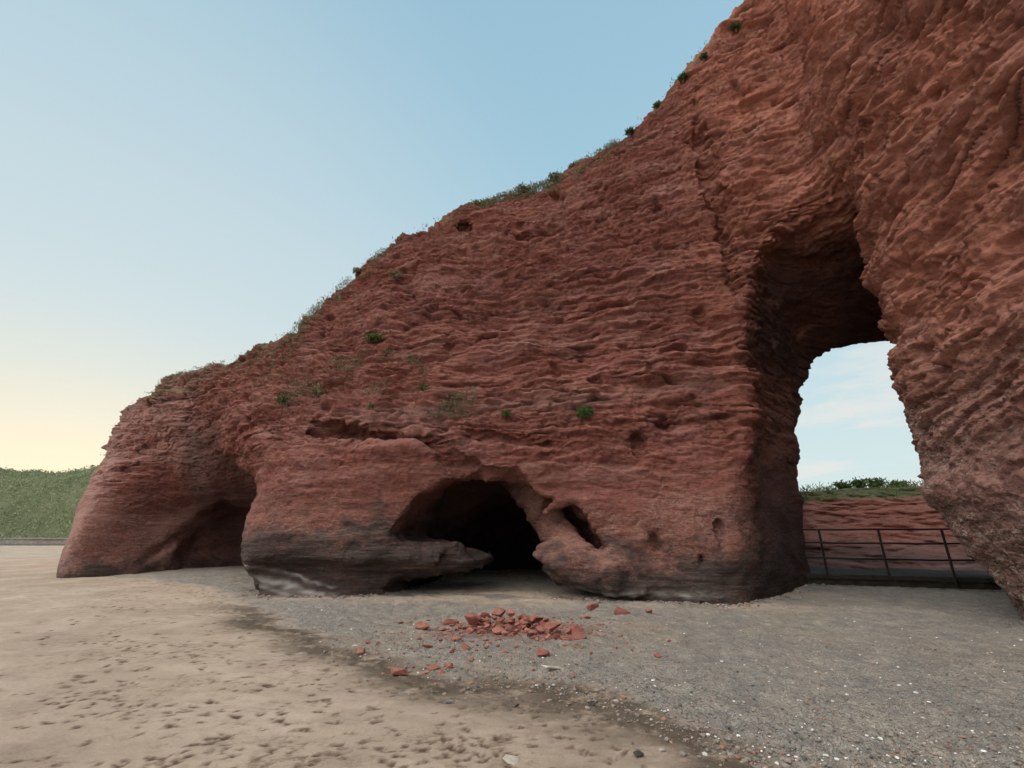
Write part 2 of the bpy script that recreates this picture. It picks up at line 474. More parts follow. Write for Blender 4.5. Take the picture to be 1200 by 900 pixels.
    # hollow under the shoulder ledge
    def groove(a, b, ra, rb=None, sc=(1, 1, 1), k=0.15, nz=0.08):
        lo = np.minimum(a, b)-3; hi = np.maximum(a, b)+3
        C(lo, hi, lambda f, X, Y, Z: smax(f, -(cap(X, Y, Z, a, b, ra, rb, sc) + nz*fbm(X*2, Y*2, Z*2, 2, 8)), k))
    def hit(px, py, off=0.0):
        # point on the un-noised front sheet
        lo, hi_ = 6.0, 34.0
        prev = None
        for d in np.arange(8, 34, 0.05):
            p = at(px, py, d)
            if YF(np.array(p[0]), np.array(p[2])) <= d: return at(px, py, d+off)
        return at(px, py, 20)
    groove(hit(372, 500, 0.1), hit(420, 512, 0.1), 0.42, 0.48, (1, 1.3, 0.7))
    groove(hit(430, 512, 0.1), hit(490, 517, 0.1), 0.5, 0.42, (1, 1.3, 0.55))
    groove(hit(505, 520, 0.1), hit(540, 548, 0.1), 0.34, 0.42, (1, 1.1, 0.8))
    groove(hit(556, 512, 0.1), hit(640, 520, 0.1), 0.26, 0.22, (1, 1, 0.6))
    # fault crack left of the arch
    pts = [(814, 118), (822, 165), (834, 205), (842, 238), (848, 275), (858, 318), (866, 345)]
    rad = [0.06, 0.13, 0.26, 0.34, 0.18, 0.15, 0.12]
    for (a, b, ra, rb) in zip(pts[:-1], pts[1:], rad[:-1], rad[1:]):
        groove(hit(*a, 0.05), hit(*b, 0.05), ra, rb, (1, 2.2, 1), 0.12, 0.05)
    # slanting crack across the shaded face of the left buttress
    def hitf(px, py):
        p = None
        for d in np.arange(17, 32, 0.05):
            p = at(px, py, d)
            if YF(np.array(p[0]), np.array(p[2])) <= d: break
        return p
    for a, b in [((172, 655), (205, 632)), ((205, 632), (240, 606)), ((240, 606), (262, 590))]:
        groove(hitf(*a), hitf(*b), 0.14, 0.18, (1, 2, 1), 0.25, 0.03)
    # slits and holes
    for a, b, r_ in [((766, 628), (771, 642), 0.14), ((842, 615), (846, 640), 0.09), ((745, 512), (750, 530), 0.13), ((833, 505), (838, 512), 0.08),
                     ((600, 262), (618, 264), 0.13), ((606, 277), (618, 278), 0.18), ((820, 655), (826, 662), 0.08), ((540, 262), (548, 266), 0.2)]:
        groove(hit(*a, 0.1), hit(*b, 0.1), r_, r_, (1, 2, 1), 0.08, 0.04)
    return F, (XS[0], YS[0], ZS[0]), hit

F, ORG, HIT = build_cliff_field()
V, Q = surface_nets(F, ORG, H)
del F
# drop the hidden underside
keep = (V[Q][:, :, 2].max(1) > -0.75)
Q = Q[keep]
lab = np.arange(len(V))
for _ in range(400):
    m_ = lab[Q].min(1); new = lab.copy()
    for c_ in range(4): np.minimum.at(new, Q[:, c_], m_)
    new = new[new]
    if (new == lab).all(): break
    lab = new
cnt_ = np.bincount(lab[Q[:, 0]]); Q = Q[lab[Q[:, 0]] == cnt_.argmax()]
base = mesh_from('cliff_base', V, Q)
cliff_me = subdiv(base, 2)

def displace_rock(me, amp=1.0):
    P = coords(me).astype(np.float32); Nn = normals(me)
    x, y, z = P.T
    # bedding coordinate: nearly level, gently warped, blocks along the face
    wz = 0.35*noise(x*0.15, y*0.15, z*0.22, 21) + 0.05*noise(x*0.8, y*0.8, z*0.9, 22)
    right = sstep(6.6, 8.8, x)*sstep(11.8, 10.2, y)
    lobe = sstep(-11.5, -13.5, x)
    dip = 0.035*x + 0.03*(y-12) + (0.12*(y-11)*sstep(1, 4, z) + 0.30*(y-11)*sstep(3.5, 10, z))*right
    s = z + wz + dip
    side = np.clip(1-Nn[:, 2]**2, 0, 1)
    upper = sstep(3.4, 5.0, z + 0.5*noise(x*0.4, y*0.4, z*0.4, 2))
    # large irregular relief
    d = 0.34*fbm(x*0.35, y*0.35, z*0.6, 3, 31)
    # ledges: sawtooth beds of unequal thickness, undercut below, rounded above
    def beds(f, seed, ax=0.35, ay=0.35):
        t = s*f + 0.9*noise(x*ax, y*ay, z*0.5, seed) + 0.35*noise(x*ax*4, y*ay*4, z*1.2, seed+7)
        fr = t - np.floor(t)
        lay = np.floor(t)
        a = ((np.sin(lay*12.9898+seed)*43758.5453) % 1.0)
        saw = np.where(fr < 0.25, sstep(0, 0.25, fr), 1-0.85*((fr-0.25)/0.75)**1.3)   # sharp lower edge, sloping top
        return (saw-0.5)*(0.4+0.9*a)
    brk = 0.55 + 0.9*noise(x*0.9, y*0.9, z*1.6, 61)
    brk = np.clip(brk, 0, 1.3)
    mid_ = sstep(4.6, 5.8, z)*sstep(11, 9, z)*sstep(-6.5, -3, x)*sstep(7.5, 6, x)
    bd = (0.16+0.08*mid_)*beds(1.9, 3)*brk + 0.05*mid_*beds(6.3, 19, 0.2, 0.2) + 0.085*beds(4.3, 11, 0.5, 0.5)*np.clip(0.6+noise(x*1.3, y*1.3, z*2, 62), 0, 1.4)
    d = d + bd*(0.30 + 0.70*upper)*side
    # scallops: billowed anisotropic noise
    m1 = np.clip(0.62 + 1.25*noise(x*0.33, y*0.33, z*0.45, 44), 0.12, 1.3)
    m2 = np.clip(0.60 + 1.3*noise(x*0.6+9, y*0.6, z*0.7, 45), 0.1, 1.3)
    b1 = np.abs(noise(x*0.6+wz, y*0.6, s*2.6, 41)); b2 = np.abs(noise(x*0.9, y*0.9, s*6.0, 42)); b3 = np.abs(noise(x*2.4, y*2.4, s*14.0, 43))
    nz_ = noise(x*0.25, y*0.25, z*0.4, 140)
    bil = ((b1-0.25)*0.30*m1 + (b2-0.25)*0.20*m2 + (b3-0.25)*0.11*m2)*(1-0.62*right)*(0.55+0.9*sstep(-0.25, 0.25, noise(x*0.12, y*0.12, s*0.45, 130)))
    d = d + bil*(0.28+0.72*upper)
    # thin bedding gaps cut back into the face
    tn = noise(x*0.26, y*0.26, s*2.2, 46) ; gm = sstep(-0.12, 0.18, noise(x*0.4, y*0.4, z*0.8, 47))
    slot = np.exp(-(tn/0.035)**2)*gm
    tn2 = noise(x*0.42+5, y*0.42, s*4.6, 48); slot2 = np.exp(-(tn2/0.05)**2)*sstep(0.0, 0.3, noise(x*0.8, y*0.8, z*1.2, 49))
    midb = sstep(4.6, 5.6, z+0.6*nz_)*sstep(11.0, 9.0, z+0.8*nz_)*sstep(-6.5, -3, x)*sstep(7.5, 6, x)
    cut = (0.13*slot*(1+0.7*midb) + 0.08*slot2*(1+1.0*midb))*side*(0.3+0.7*upper)
    d = d - cut
    # pockets
    pk = noise(x*1.3, y*1.3, z*1.9, 55); d = d - 0.30*sstep(0.42, 0.62, pk)*(0.3+0.7*upper)
    # diagonal flutes across the high right wall
    sr = z + 0.45*(y-11) + 0.25*x + wz
    fl = np.abs(noise((y*0.8-z*0.35)*0.35, sr*0.75, x*0.2, 71)) + 0.5*np.abs(noise((y-z*0.4)*0.6, sr*1.9, x*0.4, 72)) + 0.22*np.abs(noise((y-z*0.4)*1.2, sr*5.0, x*0.8, 73))
    d = d + (fl-0.36)*0.80*right*sstep(4, 8, z)
    def rb_(f, seed):
        t = sr*f + 0.7*noise((y-z*0.4)*0.35, x*0.35, sr*0.3, seed)
        fr = t-np.floor(t); a = (np.sin(np.floor(t)*12.9898+seed)*43758.5453) % 1.0
        return (np.where(fr < 0.18, sstep(0, 0.18, fr), 1-0.9*((fr-0.18)/0.82)**1.2)-0.5)*(0.3+a)
    d = d + (0.17*rb_(1.5, 5)*brk + 0.075*rb_(3.7, 6)*(0.5+m2) + 0.03*rb_(9.0, 8))*right*sstep(1.5, 4, z)
    # plates breaking off along joints: hard-edged steps
    q_ = fbm(x*0.55, y*0.55, s*1.1, 3, 120)*4.0
    st_ = np.floor(q_) + sstep(0.80, 1.0, q_-np.floor(q_))
    d = d + 0.085*(st_-q_*0.6)*(0.35+0.65*upper)*(1-0.55*mid_)
    q_ = fbm(x*1.5+4, y*1.5, s*3.2, 2, 121)*3.0
    st_ = np.floor(q_) + sstep(0.75, 1.0, q_-np.floor(q_))
    d = d + 0.035*(st_-q_*0.5)*(1-0.4*mid_)
    # general roughness
    ro = fbm(x*3.5, y*3.5, z*5.0, 3, 81, 0.55)
    d = d + 0.055*ro
    d = d + 0.022*noise(x*13, y*13, z*16, 90)
    # vertical joints
    jn = noise(x*0.55+0.15*z, y*0.55, z*0.06, 95)
    d = d - 0.07*np.exp(-(jn/0.02)**2)*side*upper*sstep(0.0, 0.3, noise(x*0.3, y*0.3, z*0.3, 96))
    inp = sstep(12.3, 13.4, y)*sstep(6.0, 7.5, x)*sstep(17.5, 16.5, y)*(z < 10)
    d = d*(1-0.62*inp)
    # smoother low down and inside cave
    d = d*(1 - 0.5*sstep(4.2, 2.0, z)*(1-right))*(1-0.5*lobe*sstep(7, 5, z))
    d = d*amp
    P2 = P + Nn*d[:, None]
    P2[:, 2] -= 0.35*np.clip(bd, -1, 0.2)*side*0.3
    setco(me, P2)
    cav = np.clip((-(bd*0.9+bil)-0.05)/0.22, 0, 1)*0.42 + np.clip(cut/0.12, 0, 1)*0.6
    return P2, cav, upper, right

P2, CAV, UPPER, RIGHT = displace_rock(cliff_me)
nn = normals(cliff_me)
x, y, z = P2.T
nz1 = noise(x*0.7, y*0.7, z*0.7, 101); nz2 = fbm(x*1.8, y*1.8, z*1.8, 3, 103)
attr(cliff_me, 'cavity_shade', CAV)
attr(cliff_me, 'warm_glow', sstep(5, 8.8, x)*sstep(2.5, 6, z)*0.9)
attr(cliff_me, 'breccia', np.clip(sstep(8.0, 9.5, x)*sstep(6.8, 3.5, z+nz1)*sstep(11.5, 10.5, y) + 0.28*sstep(3.2, 1.6, z+nz1) + 0.25*np.clip(nz1*2-0.5, 0, 1), 0, 1))
ft = interp(x, [(-22, 0.2), (-16, 0.3), (-10, 0.5), (-7.6, 1.75), (-5, 1.7), (-2.5, 2.0), (0, 1.1), (2.4, 0.9), (5, 1.25), (8, 1.1), (9, 0.3), (12, 0.2)])
foot = sstep(0.55, -0.45, z - ft + 0.75*nz2 + 0.3*fbm(x*5, y*5, z*9, 2, 107))
foot = foot*(1-0.75*sstep(8.3, 8.8, x)*sstep(11.5, 10.5, y))
attr(cliff_me, 'foot', foot*0.9)
stz = 0.62 - 0.20*(x+7.9)
stk = (np.exp(-((z-stz+0.06*nz2)/0.085)**2) + 0.7*np.exp(-((z-stz-0.27+0.08*nz2)/0.04)**2) + 0.6*np.exp(-((z-stz+0.22+0.05*nz1)/0.05)**2))*sstep(-4.3, -5.6, x)*sstep(-9, -8.2, x)*(y < 16)
rb = np.exp(-((z-0.22+0.05*nz2)/0.07)**2)*sstep(0.8, 1.8, x)*sstep(5.6, 4.2, x)*(y < 14)*0.7
attr(cliff_me, 'streak', np.clip((stk + rb)*(0.6+0.9*noise(x*3, y*3, z*8, 109)), 0, 0.9))
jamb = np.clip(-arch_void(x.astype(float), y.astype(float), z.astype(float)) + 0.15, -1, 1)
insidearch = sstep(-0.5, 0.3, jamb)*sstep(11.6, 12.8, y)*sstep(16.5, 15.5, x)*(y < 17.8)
painted_shade = insidearch*(0.5 + 0.4*sstep(4.0, 1.5, z+nz1*0.8) + 0.42*sstep(4.5, 7.5, z))
painted_shade = np.maximum(painted_shade, 0.6*sstep(-17.2, -16.0, x-0.35*(6-z)*0.5+0.3*nz1)*sstep(-9, -10, x)*sstep(19, 20.5, y)*sstep(7.5, 5.5, z+nz1*0.6))
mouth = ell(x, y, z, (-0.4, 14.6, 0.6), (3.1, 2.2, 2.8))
painted_shade = np.maximum(painted_shade, 0.6*sstep(0.25, -0.4, mouth)*sstep(12.9, 13.9, y)*(y < 22))
painted_shade = np.maximum(painted_shade, 0.8*sstep(13.8, 15.2, y)*(x > -4)*(x < 4)*(z < 4)*(y < 22))
attr(cliff_me, 'painted_shade', painted_shade)
attr(cliff_me, 'pale', 0.6*sstep(-13.5, -17.5, x+0.5*nz1)*sstep(-0.75, 0.1, -nn[:, 0]-0.2) + 0.55*sstep(8.0, 9.2, x)*sstep(4.8, 2.0, z+nz1)*(y < 11.5)*np.clip(0.6+nz2, 0, 1) + 0.3*np.exp(-((z-5.35-0.05*x+0.2*nz1)/0.22)**2)*sstep(-7, -4, x)*sstep(6.5, 5, x))  # left headland: glare haze painted in as paler rock; other terms are pale strata
zt = ztop(x)
slope = sstep(0.25, 0.75, nn[:, 2])
turf = sstep(0.9, 0.2, zt - z + 0.8*nz1)*sstep(7.4, 4.5, x)*slope*1.0
turf = np.maximum(turf, sstep(0.0, 0.5, nz2)*slope*sstep(2.6, 1.0, zt-z)*sstep(1.0, -3.0, x)*0.9)
turf = np.maximum(turf, sstep(0.5, 0.1, zt-z)*0.8*sstep(0.0, 0.35, nn[:, 2])*sstep(-16, -12, x)*sstep(10, 6, x))
attr(cliff_me, 'turf', np.clip(turf, 0, 1))
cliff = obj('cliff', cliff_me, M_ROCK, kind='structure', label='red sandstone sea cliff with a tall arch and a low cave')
print('cliff verts', len(P2))
bv = BVHTree.FromPolygons([Vector(v) for v in (V + 0)], Q.tolist())     # coarse tree, for placing plants
def cast(px, py):
    p = at(px, py, 10.0); o = Vector((0, 0, EYE)); d = (Vector(p)-o).normalized()
    h = bv.ray_cast(o, d)
    return (h[0], h[1]) if h[0] is not None else (None, None)

# ------------------------------------------------------------------ sand
def graded(lo, hi, step, far):
    c = list(np.arange(lo, hi, step))
    s = step; a = [c[-1]]
    while a[-1] < far: s *= 1.18; a.append(a[-1]+s)
    s = step; b = [c[0]]
    while b[-1] > -far: s *= 1.18; b.append(b[-1]-s)
    return np.array(b[::-1][:-1] + c + a[1:])
XS = graded(-14, 12, 0.026, 3200)
yl = [3.2]
while yl[-1] < 24: yl.append(yl[-1] + 0.016 + 0.0028*(yl[-1]-3.2))
s = 0.08
while yl[-1] < 3200: s *= 1.12; yl.append(yl[-1]+s)
s = 0.03; lo = [3.2]
while lo[-1] > -400: s *= 1.3; lo.append(lo[-1]-s)
YS = np.array(lo[::-1][:-1] + yl)
GX, GY = np.meshgrid(XS, YS, indexing='ij')
GZ = ground_z(GX, GY)
e = shingle_edge(GX, GY)
near = sstep(40, 22, GY)*sstep(-26, -18, GX)*sstep(20, 14, GX)
we = e + 0.5*fbm(GX*0.6, GY*0.9, 0, 4, 201)
shing = sstep(-0.15, 0.55, we)
strand = np.exp(-((we+0.3)/0.62)**2)
footsand = sstep(2.2, 0.5, np.abs(GY - (13.2 - 0.12*GX)) )*sstep(-0.2, 0.2, 0.12+fbm(GX*0.5, GY*0.8, 3, 3, 220))*sstep(-9, -6, GX)*sstep(10, 5, GX)
GZ = GZ + near*(0.020*fbm(GX*0.9, GY*1.6, 0.5, 4, 210) )
GZ = GZ + near*shing*(0.030*fbm(GX*2.6, GY*2.6, 0, 3, 211, 0.6) + 0.010*noise(GX*16, GY*16, 0, 215))
GZ = GZ + near*strand*0.024*fbm(GX*5, GY*6, 0, 3, 212, 0.6)
GZ = GZ + near*(1-shing)*0.0035*fbm(GX*6, GY*14, 0, 3, 213)
wet = np.zeros_like(GZ)
def stamp(cx, cy, ang, L, W, dep, rim):
    r = max(L, W)*1.6
    dep *= 0.8; rim *= 0.4; L *= 0.60; W *= 0.70
    i0, i1 = np.searchsorted(XS, [cx-r, cx+r]); j0, j1 = np.searchsorted(YS, [cy-r, cy+r])
    if i1-i0 < 2 or j1-j0 < 2: return
    dx = XS[i0:i1, None]-cx; dy = YS[None, j0:j1]-cy
    u = (dx*math.cos(ang)+dy*math.sin(ang))/L; v = (-dx*math.sin(ang)+dy*math.cos(ang))/W
    q = u*u+v*v
    q = q*(1+0.35*np.sin(3*np.arctan2(v, u)+cx*7)+0.2*np.sin(5*np.arctan2(v, u)+cy*9))
    GZ[i0:i1, j0:j1] += -0.75*dep*np.exp(-(q/0.55)**2) + 0.5*rim*np.exp(-((np.sqrt(q)-1.15)/0.28)**2)
    wet[i0:i1, j0:j1] = np.maximum(wet[i0:i1, j0:j1], np.exp(-(q/0.9)**2)*min(1, dep/0.020))
# walking trails across the smooth sand
def trail(pts, jit=0.12, step=0.36, L=0.13, W=0.055, dep=0.028):
    pts = [onground(*p)[:2] for p in pts]
    side = 1
    for a, b in zip(pts[:-1], pts[1:]):
        d = b-a; n = max(1, int(np.linalg.norm(d)/step)); ang = math.atan2(d[1], d[0])
        for i in range(n):
            p = a + d*i/n + RNG.normal(0, jit, 2) + 0.09*side*np.array([-math.sin(ang), math.cos(ang)])
            side = -side
            stamp(p[0], p[1], ang+RNG.normal(0, 0.25), L*RNG.uniform(0.8, 1.15), W*RNG.uniform(0.8, 1.3), dep*RNG.uniform(0.5, 1.2), 0.008)
trail([(150, 700), (120, 720), (60, 735)]); trail([(20, 730), (90, 765), (200, 830), (330, 900)], 0.25)
trail([(150, 735), (110, 800), (220, 795), (300, 790)], 0.22); trail([(70, 770), (140, 800), (290, 830), (420, 870)], 0.35)
trail([(230, 690), (330, 745), (450, 790)], 0.4); trail([(100, 690), (260, 730), (420, 800), (600, 880)], 0.5)
trail([(340, 830), (460, 820), (590, 812), (720, 830)], 0.35); trail([(480, 900), (560, 860), (640, 870), (760, 900)], 0.35)
trail([(-60, 800), (60, 805), (180, 820)], 0.3); trail([(200, 900), (300, 860), (380, 850)], 0.3); trail([(240, 770), (200, 800), (130, 870), (110, 900)], 0.2)
for _ in range(260):   # scuffed ground
    px = RNG.uniform(60, 760); py = RNG.uniform(700, 900)
    p = onground(px, py); ee = shingle_edge(p[0], p[1])
    if ee > 0.6 or px+(py-700)*0.4 < 140+RNG.uniform(0, 120): continue
    stamp(p[0], p[1], RNG.uniform(0, 3.1), RNG.uniform(0.03, 0.11), RNG.uniform(0.02, 0.05), RNG.uniform(0.008, 0.03), 0.006)
for _ in range(70):    # churned patches and paw tracks
    px = RNG.uniform(20, 720); py = RNG.uniform(700, 900)
    p = onground(px, py)
    if shingle_edge(p[0], p[1]) > 0.2 or px+(py-700)*0.3 < 90: continue
    a_ = RNG.uniform(-0.6, 0.9)
    for k_ in range(RNG.integers(5, 15)):
        t_ = RNG.normal(0, 0.38); q_ = RNG.normal(0, 0.09)
        stamp(p[0]+t_*math.cos(a_)-q_*math.sin(a_), p[1]+t_*math.sin(a_)+q_*math.cos(a_), RNG.uniform(0, 3.1), RNG.uniform(0.04, 0.10), RNG.uniform(0.025, 0.06), RNG.uniform(0.012, 0.035), 0.008)
for _ in range(2600):  # soft prints all over the shingle
    px = RNG.uniform(260, 1240); py = RNG.uniform(690, 910)
    p = onground(px, py); ee = shingle_edge(p[0], p[1])
    if ee < 0.1: continue
    stamp(p[0], p[1], RNG.uniform(0, 3.1), RNG.uniform(0.10, 0.17), RNG.uniform(0.06, 0.1), RNG.uniform(0.015, 0.045), 0.016)
nx, ny = len(XS), len(YS)
ii = np.arange(nx*ny).reshape(nx, ny)
GQ = np.stack([ii[:-1, :-1], ii[1:, :-1], ii[1:, 1:], ii[:-1, 1:]], -1).reshape(-1, 4)
GV = np.stack([GX, GY, GZ], -1).reshape(-1, 3)
g_me = mesh_from('sand', GV, GQ)
attr(g_me, 'shingle', shing*(1-0.75*footsand)*sstep(60, 30, GY)*sstep(-24, -12, GX)); attr(g_me, 'strand', strand*near*sstep(-9, -5, GX)); wet = np.clip(wet*1.4, 0, 1)*np.clip(0.9+1.9*noise(GX*19, GY*19, 0, 230)+0.9*noise(GX*0.9, GY*0.9, 0, 233), 0, 1)*(1-0.8*shing)
attr(g_me, 'wet', wet)
hp_ = onground(598, 742)
hd_ = np.hypot((GX-hp_[0])/1.9, (GY-hp_[1])/1.0)
attr(g_me, 'reddust', np.clip(sstep(1.1, 0.2, hd_)*(0.55+1.1*fbm(GX*3, GY*3, 0, 3, 231)), 0, 0.85)*near)
attr(g_me, 'scuff', sstep(-6, -1.5, e)*sstep(2, 0.3, e)*near)
print('ground verts', len(GV))
def gz_at(px_, py_):
    i = min(max(np.searchsorted(XS, px_), 1), nx-1); j = min(max(np.searchsorted(YS, py_), 1), ny-1)
    return float(GZ[i, j])

m, nt, b = mat('beach_sand'); n = N(nt)
P = n.coord()
c = n.ramp(n.noise(P, 0.5, 8, 0.6), [(0.3, (0.30, 0.228, 0.172)), (0.5, (0.37, 0.288, 0.218)), (0.7, (0.44, 0.355, 0.277))])
c = n.mix(n.ramp(n.noise(n.coord((1, 1.8, 1)), 1.1, 8, 0.65), [(0.5, 0.0), (0.72, 0.6)]), c, (0.22, 0.17, 0.125))
mk = n.ramp(n.noise(n.coord((1, 1.3, 1)), 5.5, 7, 0.75), [(0.50, 0.0), (0.60, 0.85)])
mk = n.math('MULTIPLY', mk, n.math('MULTIPLY', n.attr('scuff'), n.ramp(n.noise(P, 0.9, 4, 0.6), [(0.42, 0.0), (0.6, 1.0)])))
c = n.mix(mk, c, (0.17, 0.115, 0.075))
c = n.mix(n.math('MULTIPLY', n.attr('wet'), 1.0, clamp=True), c, (0.085, 0.055, 0.035))
st = n.math('MULTIPLY', n.attr('strand'), n.ramp(n.noise(n.coord((1, 1.5, 1)), 1.7, 9, 0.75), [(0.34, 0.1), (0.50, 1.0)]))
c = n.mix(st, c, (0.088, 0.066, 0.048))
sh = n.attr('shingle')
v1 = n.sep(n.voro(P, 42.0, 'F1', 'Color'))[0]
pc = n.ramp(v1, [(0.0, (0.16, 0.152, 0.14)), (0.3, (0.235, 0.22, 0.195)), (0.6, (0.30, 0.275, 0.24)), (0.85, (0.36, 0.32, 0.27)), (0.97, (0.27, 0.16, 0.12)), (0.985, (0.5, 0.48, 0.45)), (1.0, (0.62, 0.6, 0.57))])
pc2 = n.ramp(n.noise(P, 60, 4, 0.8), [(0.3, (0.17, 0.155, 0.135)), (0.7, (0.31, 0.275, 0.23))])
pc = n.mix(0.5, pc, pc2)
pc = n.mix(n.ramp(n.noise(P, 0.8, 6, 0.6), [(0.4, 0.0), (0.65, 0.5)]), pc, (0.165, 0.16, 0.152))
pc = n.mix(n.ramp(n.noise(n.coord((1, 1, 1), (7, 3, 1)), 0.45, 6, 0.6), [(0.48, 0.0), (0.66, 0.6)]), pc, (0.26, 0.21, 0.15))
sf = n.math('MULTIPLY', sh, n.ramp(n.noise(P, 3, 6, 0.7), [(0.3, 0.75), (0.55, 1.0)]))
pc = n.mix(n.ramp(n.noise(P, 3.2, 5, 0.7), [(0.45, 0.0), (0.62, 0.45)]), pc, (0.15, 0.14, 0.128))
pc = n.mix(n.ramp(n.noise(n.coord((1, 1, 1), (2, 8, 1)), 2.2, 6, 0.7), [(0.50, 0.0), (0.66, 0.55)]), pc, (0.36, 0.315, 0.25))
c = n.mix(sf, c, pc)
c = n.mix(n.attr('reddust'), c, (0.22, 0.095, 0.07))
c = n.mix(0.6, c, n.ramp(n.noise(P, 45, 6, 0.8), [(0.3, 0.7), (0.5, 1.0), (0.7, 1.25)]), 'MULTIPLY')
nt.links.new(c, b.inputs['Base Color'])
hh = n.math('ADD', n.noise(P, 120, 3, 0.8), n.math('MULTIPLY', n.noise(P, 14, 6, 0.7), 1.2))
nb = n.bump(n.math('MULTIPLY', n.noise(P, 6.5, 5, 0.6), n.math('ADD', sh, 0.12)), 0.09, 0.9)
nb = n.bump(hh, 0.012, 0.7, nb)
nb = n.bump(n.math('MULTIPLY', n.voro(P, 42.0), sh), 0.02, 0.9, nb)
nt.links.new(nb, b.inputs['Normal'])
obj('sand', g_me, m, kind='structure')

# ------------------------------------------------------------------ far cliff behind the arch
def curtain(name, pts, zprof, nu, nv, zb, m, dispf, back=12):
    """a rock face following plan points, with its top running back"""
    pts = np.array(pts, float); seg = np.r_[0, np.cumsum(np.linalg.norm(np.diff(pts, axis=0), axis=1))]
    u = np.linspace(0, seg[-1], nu)
    px = np.interp(u, seg, pts[:, 0]); py = np.interp(u, seg, pts[:, 1])
    dx = np.gradient(px); dy = np.gradient(py); l = np.hypot(dx, dy); nx_, ny_ = dy/l, -dx/l
    zt_ = np.interp(u, seg, zprof)
    v = np.linspace(0, 1, nv)
    nb_ = 40
    rows = []
    for vv in v:
        z_ = zb + (zt_-zb)*vv
        setb = 2.2*vv**1.5 - 0.3*np.sin(vv*3) - 4.6*np.exp(-vv*4.0)
        rows.append(np.stack([px - nx_*setb, py - ny_*setb, z_], 1))
    for k in range(1, nb_):
        t = (k/nb_)**1.6
        rows.append(np.stack([px - nx_*(2.2+back*t), py - ny_*(2.2+back*t), zt_ + 0.25*np.sin(t*2) - 0*t], 1))
    V_ = np.array(rows).transpose(1, 0, 2)
    a, b_ = V_.shape[:2]
    V_ = V_.reshape(-1, 3)
    V_ = dispf(V_, np.repeat(nx_, b_), np.repeat(ny_, b_))
    ii = np.arange(a*b_).reshape(a, b_)
    Q_ = np.stack([ii[:-1, :-1], ii[1:, :-1], ii[1:, 1:], ii[:-1, 1:]], -1).reshape(-1, 4)
    return mesh_from(name, V_, Q_), V_
def fdisp(V_, nx_, ny_):
    x, y, z = V_.T
    s = z + 0.12*x - 0.3 + 0.3*noise(x*0.2, y*0.2, z*0.2, 300)
    d = 0.6*fbm(x*0.3, y*0.3, z*0.4, 3, 301) + 0.22*(np.abs(noise(x*0.5, y*0.5, s*1.8, 302))-0.2) + 0.22*(np.abs(noise(x*1.0, y*1.0, s*4, 303))-0.2) + 0.10*fbm(x*2.5, y*2.5, z*5, 4, 304)
    d = d - 0.9*np.exp(-((x - 12.3 - 0.75*(z-1.0))/0.28)**2)*(z < 4)
    o = V_.copy(); o[:, 0] += nx_*d; o[:, 1] += ny_*d; o[:, 2] += 0.12*fbm(x*0.7, y*0.7, 0, 3, 305)*(z > 3)
    return o
M_FAR = rock_material('far_sandstone', (1.1, 1.05, 1.0))
far_me, fv = curtain('far_cliff', [(2, 24.5), (10, 22.5), (16, 20.2), (22, 17.5), (30, 13), (38, 7)], [3.2, 3.5, 3.7, 3.8, 3.9, 4.2], 700, 150, -0.2, M_FAR, fdisp, 20)
x, y, z = fv.T
fn = normals(far_me)
q = noise(x*0.5, y*0.5, z*0.5, 310)
attr(far_me, 'streak', np.zeros(len(x))); attr(far_me, 'pale', np.zeros(len(x)))
attr(far_me, 'cavity_shade', np.clip(np.exp(-((x - 12.3 - 0.75*(z-1.0))/0.35)**2)*(z < 4)*0.9, 0, 1)); attr(far_me, 'warm_glow', np.zeros(len(x))); attr(far_me, 'breccia', np.zeros(len(x)))
attr(far_me, 'foot', 0.7*sstep(1.6, 0.9, z+0.5*q)*sstep(11.6, 12.4, x)); attr(far_me, 'painted_shade', np.zeros(len(x)))
attr(far_me, 'turf', np.clip(sstep(3.0, 3.3, z+0.3*q) + sstep(0.25, 0.5, q)*0.3*sstep(1.5, 2.5, z)*sstep(0.2, 0.5, fn[:, 2]), 0, 1))
obj('cliff', far_me, M_FAR, kind='structure', label='low red cliff with a grassy top seen through the arch')

# ------------------------------------------------------------------ green hill on the left
hu = np.linspace(0, 1, 260); hv = np.linspace(0, 1, 90)
U, W = np.meshgrid(hu, hv, indexing='ij')
hx = -330 + 345*U; hy0 = 92 - 0.10*(hx+90)
front = hy0 - 4*np.sin(U*9); hyy = front + 75*W**1.3
top = 16.2 + 1.6*np.sin(U*11+1) + 3.0*noise(U*14, 0*U, 0*U, 400) + 16*sstep(-165, -230, hx)
hz = -0.2 + top*sstep(0, 0.42, W) + 1.8*fbm(hx*0.09, hyy*0.09, 0, 4, 401)*sstep(0, 0.1, W) + 0.8*W*0
HV = np.stack([hx, hyy, hz], -1).reshape(-1, 3)
ii = np.arange(U.size).reshape(U.shape)
HQ = np.stack([ii[:-1, :-1], ii[1:, :-1], ii[1:, 1:], ii[:-1, 1:]], -1).reshape(-1, 4)
h_me = mesh_from('hill', HV, HQ)
m, nt, b = mat('hill_grass'); n = N(nt)
P = n.coord()
c = n.ramp(n.noise(P, 0.14, 9, 0.7), [(0.3, (0.10, 0.12, 0.06)), (0.5, (0.15, 0.17, 0.085)), (0.7, (0.21, 0.215, 0.12))])
nt.links.new(c, b.inputs['Base Color'])
nt.links.new(n.bump(n.noise(P, 1.2, 8, 0.8), 1.2, 0.9), b.inputs['Normal'])
M_HILL = m
obj('hill', h_me, m, kind='structure')

